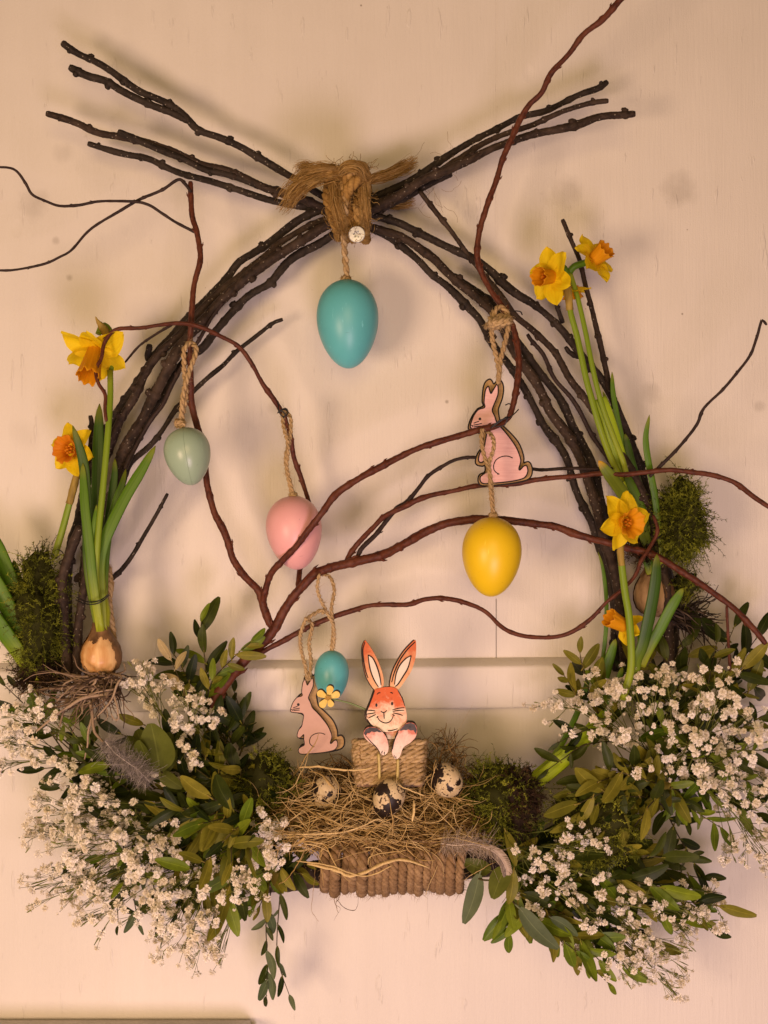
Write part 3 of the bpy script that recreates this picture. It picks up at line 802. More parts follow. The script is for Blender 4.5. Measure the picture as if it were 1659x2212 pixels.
# stray hairs
for k in range(26):
    x, y = R.uniform(880, 990), R.uniform(330, 450)
    a = R.uniform(0, 6.28)
    pts = [(x, y, 18)]
    for q in range(5):
        a += R.uniform(-0.7, 0.7)
        x += math.cos(a) * R.uniform(5, 14); y += math.sin(a) * R.uniform(5, 14)
        pts.append((x, y, 14 + R.uniform(-3, 6)))
    pth, _ = smooth_path(PP(pts), n=14)
    mb.tubes(pth, np.full((1, 14), 0.32 * S0), 3, cap=False)
part("frayed_end", mb, M['jute'], knot)

# the screw
def screw():
    c = P(770.5, 506, 67)
    o = thing("screw", c, "zinc screw with a star socket in its flat head, below the jute knot", "screw")
    bm = bmesh.new()
    n = 48
    r = 16.5 * S0
    def ring(fn, y):
        return [bm.verts.new((fn(i) * math.cos(2 * math.pi * i / n), y, fn(i) * math.sin(2 * math.pi * i / n))) for i in range(n)]
    star = lambda i: r * (0.36 + 0.09 * math.cos(6 * 2 * math.pi * i / n))
    rings = [ring(lambda i: r * 0.35, 0.014), ring(lambda i: r * 0.35, 0.003), ring(lambda i: r * 0.97, 0.0012), ring(lambda i: r, 0.0004), ring(lambda i: r * 0.93, 0.0), ring(lambda i: star(i) * 1.06, -0.0001), ring(star, 0.0002), ring(lambda i: star(i) * 0.92, 0.0022)]
    for a, b_ in zip(rings, rings[1:]):
        for i in range(n):
            bm.faces.new((a[i], a[(i + 1) % n], b_[(i + 1) % n], b_[i]))
    bm.faces.new(rings[-1])
    bmesh.ops.recalc_face_normals(bm, faces=bm.faces)
    me = bpy.data.meshes.new("screw_head"); bm.to_mesh(me); bm.free()
    me.materials.append(M['steel'])
    link("screw_head", me, o)
screw()

# ------------------------------------------------------------------ hanging eggs
def egg_data(name, hw, hh, mat, point=0.16, seam=False, nu=40, nv=28):
    """egg around its own centre, blunt end up; hw, hh in metres"""
    mb = MB()
    V = []
    for j in range(nv + 1):
        u = math.cos(math.pi * j / nv)
        rr = math.sin(math.pi * j / nv) * (1 + point * u) * hw
        for i in range(nu):
            a = 2 * math.pi * i / nu
            k = 1.0
            V.append((rr * math.cos(a) * k, rr * math.sin(a) * k, hh * u))
    f = [(j * nu + i, (j + 1) * nu + i, (j + 1) * nu + (i + 1) % nu, j * nu + (i + 1) % nu) for j in range(nv) for i in range(nu)]
    mb.add(V, f)
    if seam:
        for sgn in (1,):
            a0 = -1.50
            pth = []
            for j in range(1, 40):
                u = math.cos(math.pi * j / 40)
                rr = math.sin(math.pi * j / 40) * (1 + point * u) * hw * 1.001
                pth.append((rr * math.cos(a0), rr * math.sin(a0), hh * u))
            mb.tubes(np.array(pth), np.full((1, len(pth)), 0.00022), 5)
    return mb.data(name, M[mat], True)

def hanging_egg(cx, cy, d, hw, hh, tilt, mat, label, cords, knot_at, seam=False, point=0.16):
    o = thing("hanging_egg", P(cx, cy, d), label, "egg", "plastic eggs hung on jute cord")
    s = S(d)
    sh = link("shell", egg_data("shell", hw * s, hh * s, mat, point, seam), o)
    sh.rotation_euler = (0, math.radians(tilt), 0)
    mb = MB()
    for pts, r in cords:
        cord_mb(mb, PP(pts), r * S0, 2, 5.5, 1.5, 6, 7)
    if knot_at:
        x, y, dd, r = knot_at
        for k in range(3):
            a = k * 2.1
            ring = [(x + r * math.cos(a + q), y + r * 0.55 * math.sin(a + q * 1.0) + (k - 1) * 3, dd + r * 0.3 * math.sin(q)) for q in np.linspace(0, 5.6, 9)]
            cord_mb(mb, PP(ring), 4.2 * S0, 2, 5, 2.0, 5, 6)
    part("cord", mb, M['jute_pale'], o)
    return o

hanging_egg(751, 700, 42, 66, 96, -1.5, 'egg_blue', "large turquoise plastic egg hanging directly below the jute knot", [([(744, 420, 66), (746, 452, 66), (743, 500, 58), (745, 545, 46), (748, 580, 43), (750, 606, 42)], 6.5)], (748, 604, 43, 8))
hanging_egg(406, 986, 62, 49, 63, -9, 'egg_green', "sage green plastic egg with a fine moulded seam, hanging inside the left twigs", [([(411, 738, 64), (398, 756, 66), (398, 800, 64), (402, 850, 63), (395, 890, 62), (391, 922, 62)], 5), ([(411, 738, 60), (424, 756, 64), (410, 800, 66), (396, 850, 65), (392, 895, 63), (392, 920, 62)], 5)], (389, 914, 63, 9), True, 0.2)
hanging_egg(636, 1151, 48, 59.5, 80, -6, 'egg_pink', "pink plastic egg hanging behind a thin willow branch", [([(614, 886, 50), (611, 915, 52), (622, 960, 52), (620, 1010, 50), (630, 1055, 49), (633, 1074, 48)], 4), ([(614, 886, 46), (628, 905, 50), (626, 950, 50), (617, 990, 50), (624, 1040, 49), (632, 1072, 48)], 4)], (633, 1070, 48, 6))
hanging_egg(1062, 1203, 70, 63.5, 86, 1.5, 'egg_yellow', "bright yellow plastic egg hanging below the upper pink rabbit", [([(1042, 926, 76), (1040, 950, 76), (1046, 985, 74), (1058, 1020, 74), (1060, 1060, 73), (1066, 1116, 70)], 4.2), ([(1048, 926, 60), (1064, 945, 68), (1066, 970, 72), (1056, 1005, 73), (1062, 1050, 72), (1066, 1116, 70)], 4.2)], (1066, 1114, 70, 6.5))
hanging_egg(716, 1460, 46, 37, 55, 2, 'egg_blue', "small turquoise plastic egg hanging behind the yellow wooden flower", [([(690, 1240, 60), (686, 1275, 58), (702, 1315, 54), (720, 1350, 52), (722, 1385, 48), (718, 1406, 46)], 3.6), ([(690, 1240, 44), (712, 1246, 50), (722, 1275, 52), (716, 1315, 53), (720, 1355, 50), (716, 1406, 46)], 3.6)], None, False, 0.12)

# ------------------------------------------------------------------ flat wooden figures
def plate(mb_name, outline, thick, y_front, mats, origin, bevel=0.0004):
    """outline: world (x, z) points; a plate whose face lies at y_front and that is 'thick' deep; mats = [face, edge]"""
    bm = bmesh.new()
    vs_ = [bm.verts.new((x - origin[0], y_front - origin[1], z - origin[2])) for x, z in outline]
    f = bm.faces.new(vs_)
    f.normal_update()
    if f.normal.y > 0:
        f.normal_flip()
    r = bmesh.ops.extrude_face_region(bm, geom=[f])
    nv = [v for v in r['geom'] if isinstance(v, bmesh.types.BMVert)]
    bmesh.ops.translate(bm, verts=nv, vec=(0, thick, 0))
    bmesh.ops.recalc_face_normals(bm, faces=bm.faces)
    for fc in bm.faces:
        fc.material_index = 0 if abs(fc.normal.y) > 0.9 else 1
    me = bpy.data.meshes.new(mb_name)
    bm.to_mesh(me); bm.free()
    for m_ in mats: me.materials.append(m_)
    return me

def curve2(pts, closed=True, n=120):
    p = np.asarray(pts, float)
    e = np.vstack([p[-2:], p, p[:2]]) if closed else np.vstack([2 * p[0] - p[1], p, 2 * p[-1] - p[-2]])
    out = []
    rng = range(2, 2 + len(p)) if closed else range(1, len(p))
    for i in rng:
        t = np.linspace(0, 1, 6, endpoint=False)[:, None]
        a, b_, c_, d_ = e[i - 1], e[i], e[i + 1], e[(i + 2) % len(e)]
        out.append(0.5 * ((2 * b_) + (-a + c_) * t + (2 * a - 5 * b_ + 4 * c_ - d_) * t * t + (-a + 3 * b_ - 3 * c_ + d_) * t ** 3))
    return np.vstack(out)

def Zd(pts): return [(993.7 + .2604 * x, 604.8 + .2604 * y) for x, y in pts]
def Zf(pts): return [(587.6 + .2604 * x, 1347.9 + .2604 * y) for x, y in pts]

RB_BACK = Zd([(245, 822), (215, 840), (195, 880), (185, 950), (183, 1010), (190, 1045), (150, 1065), (115, 1105), (85, 1160), (68, 1215), (75, 1243), (120, 1262), (165, 1275), (188, 1300), (190, 1340), (180, 1390), (150, 1430), (130, 1480), (128, 1520), (150, 1540), (190, 1545), (205, 1540), (204, 1590), (165, 1612), (150, 1640), (152, 1680), (180, 1708), (260, 1706), (405, 1692), (500, 1675), (565, 1655), (594, 1620), (600, 1570), (590, 1530), (570, 1508), (545, 1510), (530, 1515), (530, 1470), (510, 1400), (480, 1340), (430, 1280), (380, 1230), (340, 1190), (328, 1150), (318, 1080), (330, 1040), (352, 980), (362, 910), (355, 860), (335, 832), (300, 842), (280, 862), (265, 835)])
RB_FACE = Zd([(232, 885), (210, 910), (200, 960), (195, 1020), (200, 1060), (150, 1078), (115, 1120), (95, 1165), (82, 1215), (95, 1238), (150, 1245), (200, 1252), (215, 1280), (205, 1340), (195, 1390), (165, 1430), (150, 1480), (155, 1510), (180, 1515), (205, 1490), (217, 1482), (217, 1530), (222, 1590), (190, 1612), (165, 1635), (165, 1668), (190, 1690), (260, 1688), (400, 1675), (500, 1655), (540, 1632), (558, 1590), (552, 1550), (537, 1540), (520, 1548), (505, 1565), (490, 1577), (485, 1562), (500, 1500), (480, 1430), (450, 1370), (400, 1300), (350, 1240), (305, 1190), (283, 1130), (265, 1090), (270, 1060), (295, 1000), (312, 950), (312, 890), (300, 870), (287, 890), (268, 922), (253, 945), (241, 915)])
RB_LINES = [Zd([(433, 1478), (390, 1463), (340, 1468), (295, 1495), (275, 1540), (280, 1580), (305, 1605), (322, 1612), (300, 1612)]),
            Zd([(110, 1192), (135, 1182), (158, 1175)]), Zd([(108, 1208), (150, 1200), (182, 1193)]), Zd([(112, 1222), (150, 1217), (180, 1215)]),
            Zd([(90, 1210), (100, 1212), (104, 1225)])]
RB_EYE = Zd([(162, 1156)])[0]

def wood_rabbit(fn, d, label, cord, face_mat, edge_mat, off, knot_at=None):
    s = S(d)
    def W(p, dd=d):
        x, y = fn(p)
        q = P(x, y, dd)
        return (q[0], q[2])
    c = P(*fn(RB_EYE), d)
    o = thing("rabbit_ornament", c, label, "ornament", "flat wooden rabbits hung on jute cord")
    c = np.array(o.location)
    yb = -d / 1000
    bk = [W((x + off[0], y + off[1])) for x, y in curve2(RB_BACK)]
    link("back_layer", plate("back_layer", bk, 0.003, yb, [M['ply'], M[edge_mat]], c), o)
    fc = [W(p) for p in curve2(RB_FACE)]
    fo = link("front_layer", plate("front_layer", fc, 0.0028, yb - 0.003, [M[face_mat], M['burnt']], c), o)
    mb = MB()
    yl = yb - 0.00312
    for ln in RB_LINES:
        p = np.array([(*W(q),) for q in curve2(ln, False)])
        p3 = np.stack([p[:, 0], np.full(len(p), yl), p[:, 1]], 1)
        mb.tubes(p3, np.full((1, len(p3)), 1.15 * s * (0.8 if face_mat == 'pinkflat' else 1)), 5, flat=0.3, face_cam=True)
    for outl, yy, sc in ((curve2(RB_FACE), yl, 1.5 if off[0] == 0 else 0.9), (np.array([(x + off[0], y + off[1]) for x, y in curve2(RB_BACK)]), yb - 0.0001, 1.7)):
        p = np.array([W(q) for q in outl])
        p = np.vstack([p, p[:2]])
        p3 = np.stack([p[:, 0], np.full(len(p), yy), p[:, 1]], 1)
        mb.tubes(p3, np.full((1, len(p3)), sc * s), 5, flat=0.3, face_cam=True)
    ex, ez = W(RB_EYE)
    e = [(ex + 3.0 * s * math.cos(a), yl, ez + 3.2 * s * math.sin(a)) for a in np.linspace(0, 2 * math.pi, 14, endpoint=False)]
    mb.add(e, [tuple(range(13, -1, -1))])
    link("drawn_lines", mb.data("drawn_lines", M['ink'], True, c), fo)
    mb = MB()
    for pts, r in cord:
        cord_mb(mb, PP(pts), r * S0, 2, 5.5, 1.8, 6, 8)
    if knot_at:
        x, y, dd, r = knot_at
        for k in range(4):
            a = k * 1.6
            ring = [(x + r * 1.5 * math.cos(a + q), y + r * 0.6 * math.sin(a * 0.7 + q) + (k - 1.5) * 4, dd + r * 0.3 * math.sin(q)) for q in np.linspace(0, 5.6, 9)]
            cord_mb(mb, PP(ring), 5.5 * S0, 2, 5, 2.5, 6, 9)
        fibre_bundle(mb, PP([(x - 12, y, dd), (x - 24, y + 4, dd), (x - 34, y + 14, dd)]), 4, 7, 40, 0.6, 1.3, 0.4)
        fibre_bundle(mb, PP([(x + 10, y - 4, dd), (x + 22, y - 8, dd), (x + 32, y - 2, dd)]), 4, 7, 40, 0.6, 1.3, 0.4)
    part("cord", mb, M['jute_pale'], o)
    return o

wood_rabbit(lambda p: p, 50, "pink wooden rabbit silhouette hanging high on the right, yellow egg below it", [([(1064, 672, 56), (1062, 700, 60), (1064, 735, 58), (1073, 775, 56), (1078, 805, 55), (1076, 829, 52)], 5), ([(1092, 668, 56), (1098, 700, 62), (1092, 735, 60), (1082, 775, 57), (1078, 805, 56), (1077, 829, 52)], 5), ([(1064, 690, 60), (1070, 672, 62), (1080, 662, 60), (1096, 676, 60), (1104, 700, 60)], 5)], 'pinkwood', 'burnt', (0, 0), (1079, 697, 64, 14))
fnl = lambda p: ((p[0] - 1015) * 0.82 + 628, (p[1] - 921) * 0.765 + 1532)
wood_rabbit(fnl, 40, "dusty pink wooden rabbit silhouette hanging beside the small turquoise egg", [([(662, 1335, 64), (650, 1368, 58), (650, 1400, 50), (660, 1440, 46), (664, 1470, 43)], 4), ([(662, 1335, 50), (674, 1352, 54), (668, 1390, 50), (672, 1430, 46), (668, 1470, 43)], 4), ([(660, 1338, 62), (676, 1328, 60), (694, 1318, 58), (700, 1326, 58)], 4)], 'pinkflat', 'burnt', (7, -3), None)

# ------------------------------------------------------------------ painted rabbit in a jute box
rab_d = 78
rab = thing("painted_rabbit", P(803, 1570, rab_d), "smiling orange painted wooden rabbit leaning over the edge of its jute box", "rabbit figure")
RC = np.array(rab.location)
def rplate(name, pts, d, thick, face, edge, parent=rab, sharp=False):
    pl = pts if sharp else [tuple(p) for p in curve2(pts)]
    out = []
    for x, y in pl:
        q = P(x, y, d)
        out.append((q[0], q[2]))
    return link(name, plate(name, out, thick, -d / 1000, [M[face], M[edge]], RC), parent)
def rlines(name, lines, d, w, parent):
    mb = MB()
    for ln in lines:
        c2 = curve2(Zf(ln), False) if len(ln) > 2 else np.array(Zf(ln))
        p3 = np.array([P(x, y, d) for x, y in c2])
        K = len(p3)
        mb.tubes(p3, (w * S(d) * (0.55 + 0.45 * np.sin(np.linspace(0.2, math.pi - 0.2, K))))[None], 5, flat=0.35, face_cam=True)
    return link(name, mb.data(name, M['ink'], True, RC), parent)
def jag(pts, amp, n):
    p = curve2(Zf(pts), True)
    idx = np.linspace(0, len(p) - 1, n).astype(int)
    p = p[idx]
    c = p.mean(0)
    return [tuple(c + (q - c) * (1 + (amp if i % 2 else -amp) * R.uniform(0.4, 1))) for i, q in enumerate(p)]
EAR_L = [(770, 138), (748, 200), (752, 290), (765, 375), (795, 465), (850, 545), (890, 540), (925, 510), (922, 430), (897, 350), (862, 270), (822, 200), (788, 152)]
EAR_R = [(1190, 135), (1196, 200), (1190, 280), (1160, 380), (1112, 460), (1045, 545), (1005, 535), (978, 508), (1000, 400), (1042, 310), (1092, 230), (1150, 165)]
HEAD = [(850, 552), (880, 535), (940, 523), (1000, 525), (1042, 548), (1080, 620), (1108, 700), (1118, 780), (1102, 840), (1050, 880), (960, 896), (880, 882), (822, 832), (786, 785), (780, 735), (800, 685), (828, 615)]
def shift(pts, dx, dy): return [(x + dx, y + dy) for x, y in pts]
# dark back plates give the layered cut edge
for nm, pts, dx, dy in (("ear", EAR_L, -9, 2), ("ear", EAR_R, -11, -2)):
    e = rplate(nm, Zf(pts), rab_d + 2.2, 0.0022, 'fur_ear', 'burnt')
    cx = np.mean([p[0] for p in pts]); cy = np.mean([p[1] for p in pts])
    back = rplate("ear_back", Zf(shift(pts, dx, dy)), rab_d - 0.1, 0.0022, 'burnt', 'burnt', e)
    if pts is EAR_L:
        inner = [(800, 262), (805, 330), (822, 400), (850, 470), (885, 530), (905, 522), (892, 440), (870, 360), (835, 290)]
        marks = [[(797, 256), (805, 330), (822, 405), (852, 475), (888, 532)], [(800, 258), (838, 288), (872, 362), (894, 440), (906, 520)], [(770, 150), (752, 215), (758, 300), (775, 390), (800, 460)]]
    else:
        inner = [(1150, 268), (1110, 290), (1060, 345), (1030, 420), (1018, 515), (1040, 500), (1085, 430), (1125, 360)]
        marks = [[(1154, 262), (1108, 288), (1058, 345), (1028, 420), (1014, 520)], [(1154, 264), (1128, 362), (1088, 432), (1042, 502), (1016, 520)], [(1186, 150), (1120, 215), (1060, 300), (1015, 400), (988, 500)]]
    rplate("inner_ear", jag(inner, 0.07, 34), rab_d + 2.45, 0.0003, 'cream', 'ink', e, True)
    rlines("ear_lines", marks, rab_d + 2.6, 6.0 * .2604, e)
head = rplate("head", Zf(HEAD), rab_d + 3.0, 0.0026, 'fur', 'burnt')
rplate("head_back", Zf(shift(HEAD, -13, 2)), rab_d + 0.3, 0.0022, 'burnt', 'burnt', head)
rplate("neck", Zf([(890, 862), (960, 850), (1050, 862), (1046, 905), (1028, 946), (980, 955), (935, 945), (905, 905)]), rab_d - 0.2, 0.0022, 'fur', 'burnt')
rlines("face_lines", [[(870, 585), (885, 572), (902, 572)], [(980, 570), (992, 570), (1002, 580)], [(902, 722), (912, 731), (927, 735), (942, 728), (955, 714)], [(927, 735), (929, 765), (931, 792)],
       [(868, 778), (875, 770), (884, 766)], [(874, 772), (890, 798), (915, 815), (945, 822), (975, 812), (995, 790), (1008, 757)], [(998, 750), (1008, 756), (1020, 762)],
       [(787, 716), (830, 718), (862, 724)], [(784, 748), (830, 742), (862, 735)], [(797, 782), (835, 764), (866, 748)],
       [(998, 714), (1050, 700), (1108, 694)], [(1000, 726), (1050, 718), (1105, 716)], [(1004, 738), (1050, 748), (1092, 762)],
       [(790, 790), (815, 830), (870, 875)], [(960, 886), (1000, 882), (1050, 866)], [(850, 556), (830, 610), (802, 682), (782, 735), (790, 785)], [(1045, 552), (1082, 620), (1104, 690)]], rab_d + 3.15, 3.4 * .2604 * 1.45, head)
mb = MB()
for ex, ey in ((866, 673), (996, 661)):
    e = [P(*Zf([(ex + 9 * math.cos(a), ey + 15 * math.sin(a))])[0], rab_d + 3.15) for a in np.linspace(0, 2 * math.pi, 18, endpoint=False)]
    mb.add(e, [tuple(range(18))])
link("eyes", mb.data("eyes", M['ink'], True, RC), head)
ARM_L = [(760, 905), (775, 872), (810, 855), (870, 862), (915, 895), (950, 945), (966, 1010), (960, 1062), (932, 1088), (902, 1075), (862, 1022), (800, 975), (768, 942)]
ARM_R = [(1202, 875), (1185, 832), (1150, 818), (1105, 830), (1052, 885), (1015, 965), (996, 1055), (1008, 1105), (1036, 1120), (1062, 1094), (1090, 1024), (1150, 982), (1192, 935)]
for pts in (ARM_L, ARM_R):
    a = rplate("arm", Zf(pts), rab_d + 5.0, 0.0022, 'arm', 'burnt')
    rplate("arm_back", Zf(shift(pts, 1, -14)), rab_d + 2.7, 0.0022, 'burnt', 'burnt', a)
    if pts is ARM_L:
        sl = [(762, 908), (776, 874), (812, 857), (870, 864), (912, 896), (890, 900), (872, 892), (850, 898), (826, 892), (806, 906), (790, 905), (778, 930)]
        ln = [[(934, 1060), (930, 1075), (934, 1086)], [(916, 1052), (910, 1068), (914, 1078)], [(778, 930), (820, 978), (864, 1022), (902, 1076)]]
    else:
        sl = [(1200, 876), (1184, 834), (1150, 820), (1105, 832), (1056, 884), (1072, 886), (1090, 878), (1112, 882), (1130, 874), (1152, 884), (1172, 880), (1194, 912)]
        ln = [[(1028, 1098), (1026, 1110), (1032, 1118)], [(1014, 1090), (1012, 1104), (1016, 1112)], [(1000, 1040), (1016, 965), (1054, 886)]]
    rplate("sleeve", Zf(sl), rab_d + 5.25, 0.0003, 'sleeve', 'ink', a, True)
    rlines("arm_lines", ln, rab_d + 5.15, 3.4 * .2604 * 1.2, a)

# jute box
box = thing("jute_box", P(841, 1660, 64), "small box wrapped in rows of jute cord, under the painted rabbit", "box")
bx0, bx1, dy0, dy1 = 766, 916, 44, 72
mb = MB()
a_, b_ = P(bx0 + 6, 1602, 58), P(bx1 - 6, 1690, 58)
box_mb(mb, a_[0], b_[0], -0.070, -0.046, b_[2], a_[2])
part("box_core", mb, M['skin_dark'], box, False)
for k in range(10):
    y = 1604 + k * 9.6
    ins = k * 0.7
    mb = MB()
    X0, X1 = bx0 + ins + R.uniform(-2, 2), bx1 - ins + R.uniform(-2, 2)
    ring = [(X0 + 12, y + R.uniform(-1, 1), dy1 + 2), ((X0 + X1) / 2, y + R.uniform(-2, 2), dy1 + 2.5), (X1 - 12, y + R.uniform(-1, 1), dy1 + 2), (X1, y - 1, dy1 - 3), (X1, y - 2, dy0 + 3), (X1 - 12, y - 2, dy0), (X0 + 12, y - 2, dy0), (X0, y - 2, dy0 + 3), (X0, y - 1, dy1 - 3), (X0 + 11, y + 1, dy1 + 2)]
    cord_mb(mb, PP(ring), 5.9 * S0, 2, 6, 2.0, 6, 7)
    part("cord_row", mb, M['jute_pale'], box)
for (x0, y0, x1, y1) in ((818, 1628, 820, 1682), (860, 1640, 858, 1688)):
    mb = MB()
    p_, _ = smooth_path(PP([(x0, y0, 77.5), ((x0 + x1) / 2 + 0.5, (y0 + y1) / 2, 78), (x1, y1, 77.5)]), n=16)
    mb.tubes(p_, np.full((1, 16), 3.0 * S0) * (1 + 0.1 * NR.normal(size=(1, 16))), 7)
    part("pick", mb, M['pick'], box)

# wooden flower on a wire
fl = thing("wooden_flower", P(706, 1505, 72), "small yellow wooden flower on a green wire beside the painted rabbit", "flower ornament")
FC = np.array(fl.location)
fcx, fcy = 466, 612
pet = []
for k, a in enumerate((-78, -20, 68, 130, 208)):
    a = math.radians(a)
    L_, Wd = (100, 30) if k != 2 else (80, 27)
    pts = []
    for t, w in ((0.16, 0.35), (0.45, 0.75), (0.75, 1.0), (0.95, 0.65), (1.02, 0.0), (0.95, -0.65), (0.75, -1.0), (0.45, -0.75), (0.16, -0.35)):
        pts.append((fcx + math.cos(a) * L_ * t - math.sin(a) * Wd * w, fcy + math.sin(a) * L_ * t + math.cos(a) * Wd * w))
    out = [(P(x, y, 74)[0], P(x, y, 74)[2]) for x, y in curve2(Zf(pts))]
    po = link("petal", plate("petal", out, 0.0012, -0.074, [M['yellow_paint'], M['burnt']], FC), fl)
    out = [(P(x, y, 72)[0], P(x, y, 72)[2]) for x, y in curve2(Zf(shift(pts, 4, -12)))]
    link("petal_back", plate("petal_back", out, 0.0018, -0.0727, [M['burnt'], M['burnt']], FC), po)
mb = MB()
for k in range(10):
    a = k * 2.399; r = 2.1 * math.sqrt(k)
    c = P(*Zf([(fcx + r * 3.2 * math.cos(a), fcy + r * 3.2 * math.sin(a))])[0], 75)
    n = 8
    ring = [[c + 2.2 * S0 * np.array([math.cos(u) * math.sin(w), -math.cos(w), math.sin(u) * math.sin(w)]) for u in np.linspace(0, 6.283, n, endpoint=False)] for w in (0.15, 0.8, 1.57)]
    mb.add(np.array(ring).reshape(-1, 3), [(j * n + i, j * n + (i + 1) % n, (j + 1) * n + (i + 1) % n, (j + 1) * n + i) for j in range(2) for i in range(n)])
part("flower_centre", mb, M['gold'], fl)
mb = MB()
p_, _ = smooth_path(PP([(*Zf([(480, 620)])[0], 71.5), (*Zf([(640, 655)])[0], 72), (*Zf([(790, 715)])[0], 74)]), n=16)
mb.tubes(p_, np.full((1, 16), 1.9 * S0), 7)
part("wire_stem", mb, M['green_wire'], fl)

# ------------------------------------------------------------------ base of the nest
base = thing("jute_wrapped_base", P(848, 1880, 55), "wooden bar wrapped in thick brown jute cord under the hay", "base")
mb = MB()
p_, _ = smooth_path(PP([(560, 1900, 40), (640, 1893, 46), (760, 1880, 52), (880, 1872, 54), (1010, 1868, 50), (1080, 1860, 40)]), n=60)
mb.tubes(p_, np.full((1, 60), 28 * S0) * (1 + 0.03 * NR.normal(size=(1, 60))), 14, rough=0.02)
part("bar", mb, M['bark2'], base)
mb = MB()
a_, b_ = P(735, 1812, 80), P(1010, 1834, 80)
box_mb(mb, a_[0], b_[0], -0.084, -0.045, b_[2], a_[2])
part("slat", mb, M['plank'], base, False)
x = 703
while x < 1000:
    mb = MB()
    w = R.uniform(7.8, 11.8)
    yb = 1921 + R.uniform(-5, 7) - (x - 700) * 0.01
    lean = R.uniform(-6, 6)
    ring = [(x + lean, 1826, 82), (x + lean * .5, 1850, 90), (x, 1878, 92), (x - 1, 1905, 86), (x - 1, yb, 70), (x, yb - 2, 50), (x + 2, 1890, 34), (x + 3, 1840, 30), (x + 3, 1815, 45), (x + 2, 1813, 70)]
    cord_mb(mb, PP(ring), w * S0, 3, 4.0, 4.5, 7, 10)
    part("cord_wrap", mb, M['jute_brown'], base)
    x += w * 2 - R.uniform(0, 2)

